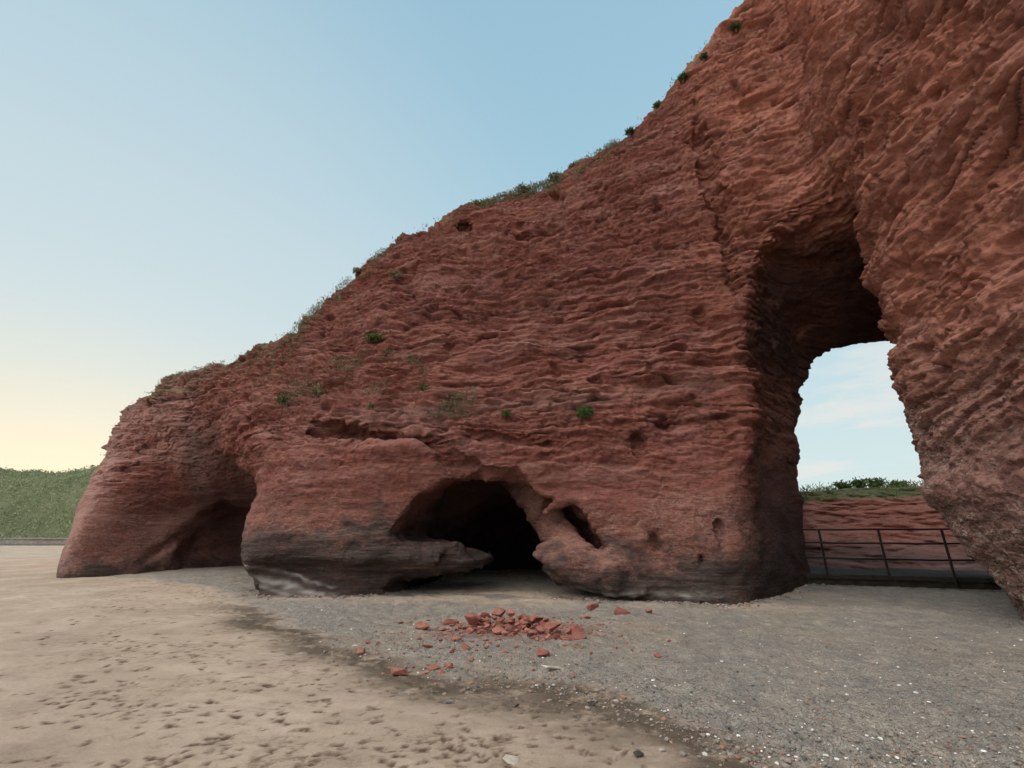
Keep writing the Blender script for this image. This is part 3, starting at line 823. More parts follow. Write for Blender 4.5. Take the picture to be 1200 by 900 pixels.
# leafy cover: many small leaf faces
def leaf_mat(name, c0, c1, c2, trans=0.25):
    m, nt, b = mat(name); n = N(nt)
    oi = nt.nodes.new('ShaderNodeNewGeometry')
    rn = oi.outputs['Random Per Island']
    c = n.ramp(rn, [(0.0, c0), (0.5, c1), (1.0, c2)])
    c = n.mix(0.5, c, n.ramp(n.noise(n.coord(), 1.5, 4), [(0.3, 0.6), (0.7, 1.3)]), 'MULTIPLY')
    nt.links.new(c, b.inputs['Base Color'])
    b.inputs['Roughness'].default_value = 0.7
    tr = nt.nodes.new('ShaderNodeBsdfTranslucent'); nt.links.new(c, tr.inputs[0])
    ms = nt.nodes.new('ShaderNodeMixShader'); ms.inputs[0].default_value = trans
    nt.links.new(b.outputs[0], ms.inputs[1]); nt.links.new(tr.outputs[0], ms.inputs[2])
    out = [q for q in nt.nodes if q.type == 'OUTPUT_MATERIAL'][0]
    nt.links.new(ms.outputs[0], out.inputs[0])
    return m
M_LEAF = leaf_mat('leaf_green', (0.03, 0.055, 0.015), (0.06, 0.10, 0.025), (0.11, 0.15, 0.045))
M_DRY = leaf_mat('dry_turf', (0.06, 0.07, 0.03), (0.13, 0.13, 0.065), (0.24, 0.20, 0.11))
M_BUSH = leaf_mat('hill_bush', (0.23, 0.26, 0.14), (0.25, 0.28, 0.155), (0.27, 0.295, 0.17))  # distance haze put into the leaf colours, so pale and even
M_STEM, nt, b = mat('stem_brown'); b.inputs['Base Color'].default_value = (0.07, 0.045, 0.03, 1)
nn_ = N(nt); nt.links.new(nn_.ramp(nn_.noise(nn_.coord(), 40, 4), [(0.3, (0.05, 0.035, 0.02)), (0.7, (0.12, 0.08, 0.05))]), b.inputs['Base Color'])

def leaves_mesh(name, C, size, upb=0.3, aspect=2.2, nrm=None):
    """C: centres (n,3). each leaf a bent pair of quads"""
    n_ = len(C); C = np.asarray(C)
    d = RNG.normal(size=(n_, 3)); d[:, 2] = np.abs(d[:, 2])*0.6 + upb
    if nrm is not None: d = d*0.7 + nrm
    d /= np.linalg.norm(d, axis=1)[:, None]
    t = np.cross(d, RNG.normal(size=(n_, 3))); t /= np.linalg.norm(t, axis=1)[:, None]
    s = (size*RNG.uniform(0.5, 1.4, n_))[:, None]
    nrm_ = np.cross(d, t)
    w = s/aspect
    a0 = C; a1 = C + d*s*0.5 + t*w*0.5 + nrm_*s*0.1; a2 = C + d*s + nrm_*s*(-0.05); a3 = C + d*s*0.5 - t*w*0.5 + nrm_*s*0.1
    V_ = np.stack([a0, a1, a2, a3], 1).reshape(-1, 3)
    return mesh_from(name, V_, np.arange(n_*4).reshape(-1, 4), False)
def tube_mesh(name, paths, r0=0.01, r1=0.003, sides=5):
    Vs, Qs = [], []; off = 0
    for pth in paths:
        pth = [Vector(p) for p in pth]; n_ = len(pth)
        for i, p in enumerate(pth):
            d = (pth[min(i+1, n_-1)]-pth[max(i-1, 0)]).normalized()
            a = d.orthogonal().normalized(); b_ = d.cross(a)
            r = r0 + (r1-r0)*i/(n_-1)
            for k in range(sides):
                th = 2*math.pi*k/sides
                Vs.append(p + a*r*math.cos(th) + b_*r*math.sin(th))
        for i in range(n_-1):
            for k in range(sides):
                Qs.append((off+i*sides+k, off+i*sides+(k+1) % sides, off+(i+1)*sides+(k+1) % sides, off+(i+1)*sides+k))
        off += n_*sides
    return mesh_from(name, np.array([tuple(v) for v in Vs]), np.array(Qs))

# scrub covering the hill
k = 90000
uu = RNG.uniform(0, 1, k); ww = RNG.uniform(0.0, 0.5, k)
ix = (uu*259).astype(int); iw = (ww*89).astype(int)
HG = HV.reshape(260, 90, 3)
ccx = HG[ix, iw] + RNG.normal(0, 0.7, (k, 3))*np.array([1.3, 1.3, 0.12])
sel = (ccx[:, 0] > -190)
obj('scrub', leaves_mesh('scrub', ccx[sel], 0.42, 1.4, 1.3), M_BUSH, kind='stuff', label='dense green scrub covering the hillside beyond the beach', category='scrub')

# ------------------------------------------------------------------ low wall at the foot of the hill
M_CONC, nt, b = mat('weathered_concrete'); n = N(nt)
c = n.ramp(n.noise(n.coord(), 3, 8, 0.7), [(0.3, (0.12, 0.11, 0.095)), (0.55, (0.22, 0.20, 0.175)), (0.75, (0.33, 0.30, 0.26))])
c = n.mix(n.ramp(n.sep(n.coord())[2], [(0.0, 0.8), (0.35, 0.0)]), c, (0.06, 0.065, 0.045))
nt.links.new(c, b.inputs['Base Color']); nt.links.new(n.bump(n.noise(n.coord(), 12, 8, 0.7), 0.03, 0.8), b.inputs['Normal'])
def box_bm(bm, c, s, rz=0.0, bev=0.0):
    r = bmesh.ops.create_cube(bm, size=1.0)
    bmesh.ops.scale(bm, vec=s, verts=r['verts'])
    if bev: bmesh.ops.bevel(bm, geom=[e for e in {e for v in r['verts'] for e in v.link_edges}], offset=bev, segments=2, affect='EDGES')
    vs = r['verts'] if not bev else [v for v in bm.verts if not v.tag]
    bmesh.ops.rotate(bm, cent=(0, 0, 0), matrix=Matrix.Rotation(rz, 3, 'Z'), verts=[v for v in bm.verts if not v.tag])
    bmesh.ops.translate(bm, vec=c, verts=[v for v in bm.verts if not v.tag])
    for v in bm.verts: v.tag = True
def bm_obj(name, bm, mt, parent=None, **kw):
    me = bpy.data.meshes.new(name); bm.to_mesh(me); bm.free()
    return obj(name, me, mt, parent, **kw)

e1 = bpy.data.objects.new('sea_wall', None); COL.objects.link(e1); e1.location = (-100, 80, 0)
e1['label'] = 'long low pale sea wall at the foot of the green hill'; e1['category'] = 'sea wall'
def wall_strip(name, z0, z1, off, thick, mt, seed):
    xs = np.linspace(-130, 110, 480); ys = 0.02*np.sin(xs*0.3) - 0.02*(xs) + 0.25*noise(xs*0.1, xs*0, xs*0, seed)
    rj = 0.03*noise(xs*1.3, xs*0, xs*0, seed+1)
    pr = [(-off, z0), (-off-0.02, (z0+z1)/2), (-off, z1), (-off+thick, z1), (-off+thick, z0)]
    V_ = np.array([[(x_, y_+p[0]+r_, p[1]+r_*0.5) for p in pr] for x_, y_, r_ in zip(xs, ys, rj)])
    a, c_ = V_.shape[:2]; ii = np.arange(a*c_).reshape(a, c_)
    Q_ = np.stack([ii[:-1, :-1], ii[:-1, 1:], ii[1:, 1:], ii[1:, :-1]], -1).reshape(-1, 4)
    return obj(name, mesh_from(name, V_.reshape(-1, 3), Q_, False), mt, e1)
wall_strip('wall_face', -0.3, 0.95, 0.0, 1.0, M_CONC, 500)
wall_strip('coping', 0.955, 1.2, 0.12, 1.2, M_CONC, 510)

# ------------------------------------------------------------------ ledge wall and railing under the arch
M_IRON, nt, b = mat('dark_painted_iron'); n = N(nt)
nt.links.new(n.ramp(n.noise(n.coord(), 25, 6, 0.7), [(0.4, (0.012, 0.012, 0.013)), (0.62, (0.03, 0.022, 0.018)), (0.75, (0.10, 0.045, 0.02))]), b.inputs['Base Color'])
b.inputs['Roughness'].default_value = 0.55; b.inputs['Metallic'].default_value = 0.3
pa = at(952, 673, 15.3); pb = at(1170, 677, 13.7)
top_z = 0.47
DIR = Vector((pb[0]-pa[0], pb[1]-pa[1], 0)); LEN = DIR.length; DIR.normalize(); ANG = math.atan2(DIR.y, DIR.x)
mid = Vector(((pa[0]+pb[0])/2, (pa[1]+pb[1])/2, 0)); NR = Vector((-DIR.y, DIR.x, 0))
wl = bpy.data.objects.new('retaining_wall', None); COL.objects.link(wl); wl.location = mid
wl['label'] = 'low dark stone wall carrying the railing beneath the arch'; wl['category'] = 'wall'
M_DARKW, nt, b = mat('dark_masonry'); n = N(nt)  # near-black mottled stone
c = n.ramp(n.noise(n.coord(), 5, 8, 0.7), [(0.3, (0.014, 0.012, 0.010)), (0.6, (0.035, 0.03, 0.024)), (0.8, (0.075, 0.062, 0.045))])
nt.links.new(c, b.inputs['Base Color']); nt.links.new(n.bump(n.noise(n.coord(), 9, 8, 0.7), 0.06, 0.9), b.inputs['Normal'])
def strip_box(name, z0, z1, y0, y1, mt, parent, seed, rough=0.02, nx_=160):
    xs = np.linspace(-LEN/2-0.8, LEN/2+2.0, nx_)
    pr = []
    for zz in np.linspace(z0, z1, 6): pr.append((y0, zz))
    for yy in np.linspace(y0, y1, 8)[1:]: pr.append((yy, z1))
    pr.append((y1, z0))
    V_ = np.array([[(x_, p[0], p[1]) for p in pr] for x_ in xs])
    a, c_ = V_.shape[:2]; f = V_.reshape(-1, 3)
    f[:, 1] += rough*fbm(f[:, 0]*2.5, f[:, 1]*3, f[:, 2]*6, 3, seed); f[:, 2] += 0.5*rough*fbm(f[:, 0]*3, f[:, 1]*3, f[:, 2], 3, seed+4)
    ii = np.arange(a*c_).reshape(a, c_)
    Q_ = np.stack([ii[:-1, :-1], ii[:-1, 1:], ii[1:, 1:], ii[1:, :-1]], -1).reshape(-1, 4)
    o = obj(name, mesh_from(name, f, Q_, False), mt, parent); o.rotation_euler.z = ANG
    return o
strip_box('wall_face', -0.2, 0.33, 0.0, 0.6, M_DARKW, wl, 520, 0.05)
strip_box('coping', 0.34, top_z, -0.06, 0.7, M_DARKW, wl, 530, 0.015)
o = strip_box('toe_step', -0.2, 0.16, -0.42, -0.06, M_CONC, wl, 540, 0.05)

rl = bpy.data.objects.new('railing', None); COL.objects.link(rl); rl.location = mid + Vector((0, 0, top_z)) - NR*0.0
rl['label'] = 'dark iron railing with three rails under the rock arch'; rl['category'] = 'railing'
def along(t, off, zz): return Vector((DIR.x*t, DIR.y*t, 0)) + NR*off + Vector((0, 0, zz))
def solve_t(px, dz_px):   # where along the wall the photo shows a post
    best = None
    for t in np.arange(-LEN, LEN, 0.01):
        p = mid + DIR*t; dd = p.y
        fw = None
        w = Vector((p.x, p.y, top_z))
        cx = w.x; cyv = (w.z-EYE)*CT - w.y*ST; czv = w.y*CT + (w.z-EYE)*ST
        u = 600 + FPX*cx/czv
        if best is None or abs(u-px) < best[0]: best = (abs(u-px), t)
    return best[1]
posts = [solve_t(970, 0), solve_t(1042, 0), solve_t(1117, 0)]
posts.append(posts[-1] + (posts[2]-posts[1]))
RH = 1.30
for t in posts:
    low = -0.02 if t != posts[2] else -0.28
    off = 0.02 if t != posts[2] else -0.10
    me = tube_mesh('post', [[along(t, off, low), along(t, off, RH*0.5), along(t, off, RH+0.015)]], 0.034, 0.034, 10)
    po = obj('post', me, M_IRON, rl)
    obj('collar', tube_mesh('collar', [[along(t, off, low), along(t, off, low+0.05)]], 0.045, 0.045, 10), M_IRON, po)
for h_, sag in ((RH, 0.0), (RH*0.70, 0.012), (RH*0.36, 0.02)):
    t0 = posts[0]-0.5; t1 = posts[-1]+0.4
    path = [along(t0+(t1-t0)*i/14, -0.015, h_ + 0.006*math.sin(i*1.3+h_) - sag*math.sin(i/14*math.pi)) for i in range(15)]
    obj('rail', tube_mesh('rail', [path], 0.027, 0.027, 8), M_IRON, rl)
# paved walk behind it
pth = bpy.data.objects.new('tmp', None)
V_ = []
for t in np.linspace(-LEN/2-3, LEN/2+30, 80):
    for w_ in np.linspace(0.45, 12, 40):
        p = mid + DIR*t + NR*w_
        V_.append((p.x, p.y, top_z - 0.06 + 0.02*math.sin(p.x*1.3)*math.cos(p.y)))
ii = np.arange(80*40).reshape(80, 40)
Q_ = np.stack([ii[:-1, :-1], ii[1:, :-1], ii[1:, 1:], ii[:-1, 1:]], -1).reshape(-1, 4)
obj('path', mesh_from('path', V_, Q_), M_DARKW, kind='structure')

# ------------------------------------------------------------------ fallen rocks
M_RED, nt, b = mat('broken_sandstone'); n = N(nt)
P = n.coord()
oi = nt.nodes.new('ShaderNodeObjectInfo')
c = n.ramp(n.noise(P, 7, 8, 0.7), [(0.3, (0.12, 0.038, 0.030)), (0.5, (0.22, 0.072, 0.055)), (0.7, (0.31, 0.13, 0.10))])
c = n.mix(n.math('MULTIPLY', oi.outputs['Random'], 0.4), c, (0.36, 0.17, 0.13))
g = nt.nodes.new('ShaderNodeNewGeometry'); nz = n.sep(g.outputs['Normal'])[2]
c = n.mix(n.math('MULTIPLY', n.ramp(nz, [(0.5, 0.0), (1.0, 0.35)]), n.ramp(n.noise(P, 9, 4), [(0.4, 0.0), (0.6, 1.0)])), c, (0.36, 0.24, 0.18))
nt.links.new(c, b.inputs['Base Color']); nt.links.new(n.bump(n.noise(P, 30, 8, 0.75), 0.02, 0.9), b.inputs['Normal'])
M_PALE, nt, b = mat('pale_stone'); n = N(nt)
nt.links.new(n.ramp(n.noise(n.coord(), 14, 6), [(0.3, (0.32, 0.27, 0.22)), (0.7, (0.52, 0.47, 0.40))]), b.inputs['Base Color'])
M_DARK, nt, b = mat('dark_stone'); n = N(nt)
nt.links.new(n.ramp(n.noise(n.coord(), 14, 6), [(0.3, (0.02, 0.022, 0.025)), (0.7, (0.07, 0.06, 0.06))]), b.inputs['Base Color'])

def rock_mesh(seed, sub=2):
    r = np.random.default_rng(seed)
    bm = bmesh.new()
    for _ in range(11):
        v = r.normal(size=3); v /= np.linalg.norm(v)
        bm.verts.new(Vector(v*r.uniform(0.75, 1.05)*np.array([1, 1, 0.85])))
    h = bmesh.ops.convex_hull(bm, input=bm.verts[:])
    bmesh.ops.delete(bm, geom=[g for g in h['geom_interior'] if isinstance(g, bmesh.types.BMVert)], context='VERTS')
    bmesh.ops.bevel(bm, geom=bm.edges[:], offset=0.03, segments=1, affect='EDGES')
    bmesh.ops.triangulate(bm, faces=bm.faces[:])
    bmesh.ops.subdivide_edges(bm, edges=bm.edges[:], cuts=2, use_grid_fill=True)
    P_ = np.array([v.co[:] for v in bm.verts])
    d = 0.10*fbm(P_[:, 0]*1.7+seed, P_[:, 1]*1.7, P_[:, 2]*1.7, 4, seed)
    for v, q in zip(bm.verts, d):
        v.co *= 1+float(q)
    me = bpy.data.meshes.new('rock'); bm.to_mesh(me); bm.free()
    return me
ROCKS = [rock_mesh(s) for s in range(600, 614)]
def rock(px, py, wpx, label, group=None, mt=M_RED, flat=0.7, lift=0.0, name='rock', world=None, seed=None, wid=None):
    if world is None:
        p = onground(px, py, 0.02); w = wpx/FPX*math.hypot(p[1], 0)*1.02
    else:
        p = world; w = wid
    k = len(rock.all) if seed is None else seed
    me = ROCKS[k % len(ROCKS)]
    key = (me.name, mt.name)
    if key not in rock.cache:
        m2 = me.copy(); m2.materials.clear(); m2.materials.append(mt); rock.cache[key] = m2
    o = obj(name, rock.cache[key], None)
    s = w/2
    sx = s*random.uniform(0.9, 1.15); sy = s*random.uniform(0.7, 1.0); sz = s*flat*random.uniform(0.85, 1.15)
    o.scale = (sx, sy, sz)
    o.rotation_euler = (random.uniform(-0.25, 0.25), random.uniform(-0.25, 0.25), random.uniform(-0.5, 0.5))
    z = gz_at(p[0], p[1]) + lift + sz*random.uniform(0.25, 0.6)
    o.location = (p[0], p[1], z)
    o['label'] = label; o['category'] = 'rock'
    if group: o['group'] = group
    rock.all.append(o)
    return o
rock.all = []; rock.cache = {}
# outliers, each known by where it lies
OUT = [
 (729, 722, 24, 'largest separate red rock, lying near the foot of the pillar right of the heap', 0.6),
 (695, 718, 17, 'red rock just left of the largest separate one near the pillar foot', 0.65),
 (687, 727, 15, 'flat low red stone below the pair of rocks near the pillar foot', 0.4),
 (762, 719, 13, 'small red stone farthest right along the pillar foot', 0.6),
 (771, 773, 10, 'lone small red stone out on the grey shingle to the right', 0.7),
 (637, 768, 19, 'squarish dark red rock in front of the right end of the heap', 0.75),
 (671, 794, 8, 'small dark round stone beside the pale flat stone', 0.8),
 (431, 752, 9, 'small dark stone at the left above the long flat red one', 0.7),
 (421, 764, 18, 'long flat dark red stone farthest left on the strand line', 0.4),
 (469, 786, 22, 'rounded red rock nearest the camera on the strand line', 0.6),
 (546, 763, 12, 'cube-like dark red stone alone left of centre below the heap', 0.9),
 (529, 764, 9, 'tiny red stone just left of the cube-like one', 0.7),
 (532, 752, 13, 'angular red stone between the heap and the cube-like one', 0.6),
 (496, 739, 18, 'red rock left end of the row trailing from the heap', 0.6),
 (528, 733, 20, 'larger red rock in the row left of the heap', 0.7),
 (518, 741, 14, 'low red stone under the larger rock left of the heap', 0.5),
 (500, 759, 16, 'dusty pinkish flat stone left of the cube-like stone', 0.35),
 (470, 729, 9, 'faint small pink stone at far upper left of the heap', 0.4),
 (508, 780, 19, 'slab-like red rock in the small cluster near the strand line', 0.55),
 (526, 778, 13, 'upright wedge of red rock in the small cluster near the strand line', 0.85),
 (516, 786, 14, 'front stone of the small cluster near the strand line', 0.6),
 (500, 784, 12, 'left low stone of the small cluster near the strand line', 0.4),
 (568, 761, 7, 'chip of red stone right of the cube-like one', 0.5),
]
for a in OUT: rock(a[0], a[1], a[2], a[3], None, flat=a[4])
rock(648, 787, 24, 'pale flat sandy stone in front of the squarish red rock', flat=0.22, mt=M_PALE)
rock(600, 889, 22, 'pale pinkish flat stone on the sand at the bottom of the view', flat=0.25, mt=M_PALE)
rock(604, 825, 9, 'lone blackish pebble on the sand below the strand line', flat=0.6, mt=M_DARK)
rock(748, 885, 14, 'dark lump of stone on the sand at bottom right of the strand line', flat=0.5, mt=M_DARK)
rock(694, 827, 11, 'dark stone in the strand line right of the lone blackish pebble', flat=0.6, mt=M_DARK)
# heap: stacked stones
HEAP = []
HL = 'broken red sandstone piece in the main heap before the cave'
pc_ = onground(590, 738, 0.02)
def pile(cx, cy, rx, ry, hmax, n_, smin, smax, label, group):
    placed = []
    for i in range(n_):
        for tr in range(30):
            a = random.uniform(0, 2*math.pi); q = math.sqrt(random.random())
            dx, dy = rx*q*math.cos(a), ry*q*math.sin(a)
            w = (smin+(smax-smin)*random.random()**1.8)*(1.15-0.35*q)
            lift = hmax*(1-q**1.3)*random.choice([0.0, 0.4, 0.8, 1.0])
            pt = np.array([cx+dx, cy+dy, lift])
            if all(np.linalg.norm((pt-b_[0])*np.array([1, 1, 1.3])) > (w+b_[1])*0.36 for b_ in placed): break
        placed.append((pt, w))
        rock(0, 0, 0, label, group, world=(pt[0], pt[1], 0), wid=w, lift=lift, flat=random.uniform(0.6, 0.9))
pile(pc_[0]+0.02, pc_[1], 0.85, 0.50, 0.32, 95, 0.12, 0.46, HL, 'red stones of the main heap')
p2 = onground(650, 748, 0.02)
pile(p2[0], p2[1], 0.52, 0.35, 0.10, 18, 0.14, 0.40, 'broken red sandstone piece in the small heap right of the main one', 'red stones of the small right heap')
# grit and shells: beyond counting
def pebbles(name, n_, fn, smin, smax, mt, label):
    bm = bmesh.new(); r = bmesh.ops.create_icosphere(bm, subdivisions=1, radius=1.0)
    v0 = np.array([v.co[:] for v in bm.verts]); f0 = np.array([[v.index for v in f.verts] for f in bm.faces]); bm.free()
    Vs, Fs = [], []
    for i in range(n_):
        p = fn()
        if p is None: continue
        s = smin + (smax-smin)*RNG.random()**3
        q = v0*(1+RNG.normal(0, 0.15, (len(v0), 1)))*np.array([RNG.uniform(0.8, 1.5), RNG.uniform(0.6, 1.1), 0.55])*s
        a = RNG.uniform(0, 6.3); q = q @ np.array([[math.cos(a), -math.sin(a), 0], [math.sin(a), math.cos(a), 0], [0, 0, 1]])
        Fs.append(f0 + len(Vs)*len(v0)); Vs.append(q + np.array([p[0], p[1], gz_at(p[0], p[1])+0.25*s]))
    obj(name, mesh_from(name, np.concatenate(Vs), np.concatenate(Fs), False), mt, kind='stuff', label=label, category='pebbles')
def rnd_sh():
    p = onground(RNG.uniform(330, 1250), RNG.uniform(700, 905)**1.0)
    ee = shingle_edge(p[0], p[1])
    return p if ee > -0.2 and RNG.random() < (1.0 if ee < 1.2 else 0.5) else None
def rnd_st():
    p = onground(RNG.uniform(380, 960), RNG.uniform(740, 905))
    ee = shingle_edge(p[0], p[1])
    return p if -1.0 < ee < 0.6 and RNG.random() < math.exp(-(ee/0.5)**2) else None
def rnd_hp():
    p = np.array([pc_[0]+RNG.normal(0.1, 1.0), pc_[1]+RNG.normal(-0.2, 0.7)])
    return p
M_GREY, nt, b = mat('grey_pebble'); n = N(nt); g = nt.nodes.new('ShaderNodeNewGeometry')
nt.links.new(n.ramp(g.outputs['Random Per Island'], [(0.0, (0.09, 0.085, 0.08)), (0.4, (0.19, 0.17, 0.15)), (0.7, (0.24, 0.20, 0.16)), (0.9, (0.26, 0.13, 0.09)), (1.0, (0.42, 0.4, 0.37))]), b.inputs['Base Color'])
M_WHITE, nt, b = mat('white_shell'); n = N(nt)
nt.links.new(n.ramp(n.noise(n.coord(), 20, 3), [(0.3, (0.45, 0.43, 0.4)), (0.7, (0.72, 0.7, 0.66))]), b.inputs['Base Color'])
pebbles('shingle', 16000, rnd_sh, 0.004, 0.017, M_GREY, 'mixed grey and brown pebbles strewn over the shingle')
pebbles('shell_fragments', 1500, rnd_sh, 0.004, 0.020, M_WHITE, 'white shell fragments and pale pebbles on the shingle')
pebbles('strandline_debris', 3800, rnd_st, 0.006, 0.032, M_GREY, 'dark grit and small stones along the strand line')
pebbles('red_rubble', 1100, rnd_hp, 0.006, 0.04, M_RED, 'small red rubble scattered round the fallen heap')

# grit washed against the foot of the cliff
FOOT = []
for _ in range(700):
    px = RNG.uniform(286, 960)
    for py in range(725, 655, -2):
        h_ = None; p_ = at(px, py, 10.0); d_ = (Vector(p_)-Vector((0, 0, EYE))).normalized()
        h_ = bv.ray_cast(Vector((0, 0, EYE)), d_)[0]
        if h_ is not None and h_.z > 0.02:
            FOOT.append((h_.x, h_.y)); break
fi = iter(range(10**9))
def rnd_ft():
    q = FOOT[next(fi) % len(FOOT)]
    return np.array([q[0]+RNG.normal(0, 0.05), q[1]-abs(RNG.normal(0.0, 0.22))])
pebbles('foot_grit', 2600, rnd_ft, 0.008, 0.05, M_GREY, 'grit and small stones washed against the foot of the cliff')
# ------------------------------------------------------------------ plants on the cliff
def clump(px, py, wpx, label, mt=M_LEAF, name='plant', dens=420, hang=False, lsz=0.07, group=None, flat=0.75, cat='plant'):
    p, nr = cast(px, py)
    if p is None: return
    w = wpx/FPX*p.y/2
    root = bpy.data.objects.new(name, None); COL.objects.link(root); root.location = p
    root['label'] = label; root['category'] = cat
    if group: root['group'] = group
    C = RNG.normal(size=(dens, 3)); C /= np.linalg.norm(C, axis=1)[:, None]; C *= (RNG.random((dens, 1))**0.35)
    lump = 1+0.28*noise(C[:, 0]*1.6+px, C[:, 1]*1.6, C[:, 2]*1.6, 7)[:, None]
    C = C*lump*np.array([1, 0.6, flat])*w
    C += np.array(nr)*w*0.35
    obj('foliage', leaves_mesh('foliage', C, lsz, 0.2, 1.7), mt, root)
    paths = []
    for i in range(9):
        e_ = C[RNG.integers(0, dens)]
        s_ = -np.array(nr)*0.35
        paths.append([tuple(s_), tuple((s_+e_)*0.5+RNG.normal(0, 0.02, 3)), tuple(e_)])
    obj('stem', tube_mesh('stem', paths, 0.012, 0.004), M_STEM, root)
    return root
clump(687, 486, 24, 'round dark green cushion plant alone on the middle of the cliff face', dens=900, lsz=0.06)
clump(593, 486, 12, 'small dark green tuft on the cliff face left of the round cushion plant', dens=260, lsz=0.06)
clump(332, 471, 14, 'small green tuft on the left shoulder of the cliff', dens=220, lsz=0.07)
clump(440, 399, 26, 'sparse green plant on a ledge below the left of the clifftop', dens=260, lsz=0.09, flat=0.4)
clump(373, 462, 22, 'low sprawling plant on the ledge right of the left shoulder tuft', dens=150, lsz=0.08, flat=0.35, mt=M_DRY)
clump(500, 458, 18, 'green tuft on the ledge over the cave shoulder', dens=170, lsz=0.07, flat=0.5)
clump(436, 477, 12, 'tiny tuft on the ledge left of the one over the cave shoulder', dens=90, lsz=0.07)
clump(841, 100, 13, 'lone olive tuft high on the face beside the upper crack', dens=220, lsz=0.06)
clump(465, 325, 18, 'wispy tuft below the skyline at the upper left', dens=150, lsz=0.09, mt=M_DRY)

# turf along the brow
def brow_points(n_, x0, x1, depth=0.9, prob=None):
    out = []
    while len(out) < n_:
        x_ = RNG.uniform(x0, x1)
        zt_ = float(ztop(x_))
        y0 = float(YF(np.array(x_), np.array(zt_-0.4)))
        o_ = Vector((x_, y0 + RNG.uniform(-0.3, depth+1.2), 26))
        h = bv.ray_cast(o_, Vector((0, 0, -1)))
        if h[0] is None or h[1].z < 0.15: continue
        if prob is not None and RNG.random() > prob(x_, h[0]): continue
        out.append((h[0], h[1]))
    return out
bp = brow_points(4200, -20, 8, prob=lambda x_, p: 0.8 if -1.5 < x_ < 2.2 else max(0.04, min(1, -0.1+1.5*math.sin(x_*1.3)*math.cos(x_*0.7)+0.6*math.sin(x_*5)))*(1.0 if x_ < 3 else 0.9))
for _ in range(2400):
    p_, n_ = cast(RNG.uniform(300, 560), RNG.uniform(385, 490))
    if p_ is None or n_.z < 0.30: continue
    if noise(np.array([p_.x*1.1]), np.array([p_.y*1.1]), np.array([p_.z]), 9)[0] < 0.27: continue
    bp.append((p_, n_))
C = np.array([tuple(p + nr*0.02) for p, nr in bp])
rep = np.repeat(C, 7, axis=0) + RNG.normal(0, 0.09, (len(C)*7, 3))*np.array([1, 1, 0.4])
rep[:, 2] += 0.02
obj('turf', leaves_mesh('turf', rep, 0.095, 0.6, 3.5), M_DRY, kind='stuff', label='dry coastal turf growing along the brow of the cliff', category='turf')
BL = [(612, 216, 22, 'bushy tuft with upright sprigs on the middle of the clifftop'), (672, 193, 14, 'sprig of shrub on the clifftop right of the middle'),
      (800, 92, 14, 'round dark bush on the steep upper skyline'), (771, 121, 13, 'dark bush below the round one on the steep skyline'),
      (738, 152, 14, 'ragged dark bush lowest on the steep skyline'), (862, 33, 13, 'uppermost dark bush near the top of the frame'),
      (560, 240, 20, 'low green shrub on the clifftop left of the middle'), (420, 316, 16, 'small shrub where the skyline steepens at the left'),
      (650, 208, 20, 'flat greyish shrub between the two clifftop sprigs'), (825, 68, 11, 'small dark bush between the round one and the uppermost')]
def brow_bush(px, py, wpx, label):
    for dy in range(0, 40, 2):
        p, nr = cast(px, py+dy)
        if p is not None: break
    if p is None: return
    w = wpx/FPX*p.y/2
    root = bpy.data.objects.new('shrub', None); COL.objects.link(root); root.location = p
    root['label'] = label; root['category'] = 'shrub'
    dens = 420
    C = RNG.normal(size=(dens, 3)); C /= np.linalg.norm(C, axis=1)[:, None]; C *= (RNG.random((dens, 1))**0.4)
    C = C*(1+0.35*noise(C[:, 0]*1.8+px, C[:, 1]*1.8, C[:, 2]*1.8, 17)[:, None])*np.array([1, 0.9, 0.6])*w; C[:, 2] += w*0.25
    obj('foliage', leaves_mesh('foliage', C, 0.085, 0.3, 1.8), M_LEAF if px > 700 else M_DRY, root)
    paths = [[(0, 0, -0.2), tuple(C[i]*0.5+RNG.normal(0, 0.02, 3)), tuple(C[i]*(1.35 if px < 700 else 1.0))] for i in range(10)]
    obj('stem', tube_mesh('stem', paths, 0.012, 0.004), M_STEM, root)
for a in BL: brow_bush(*a)

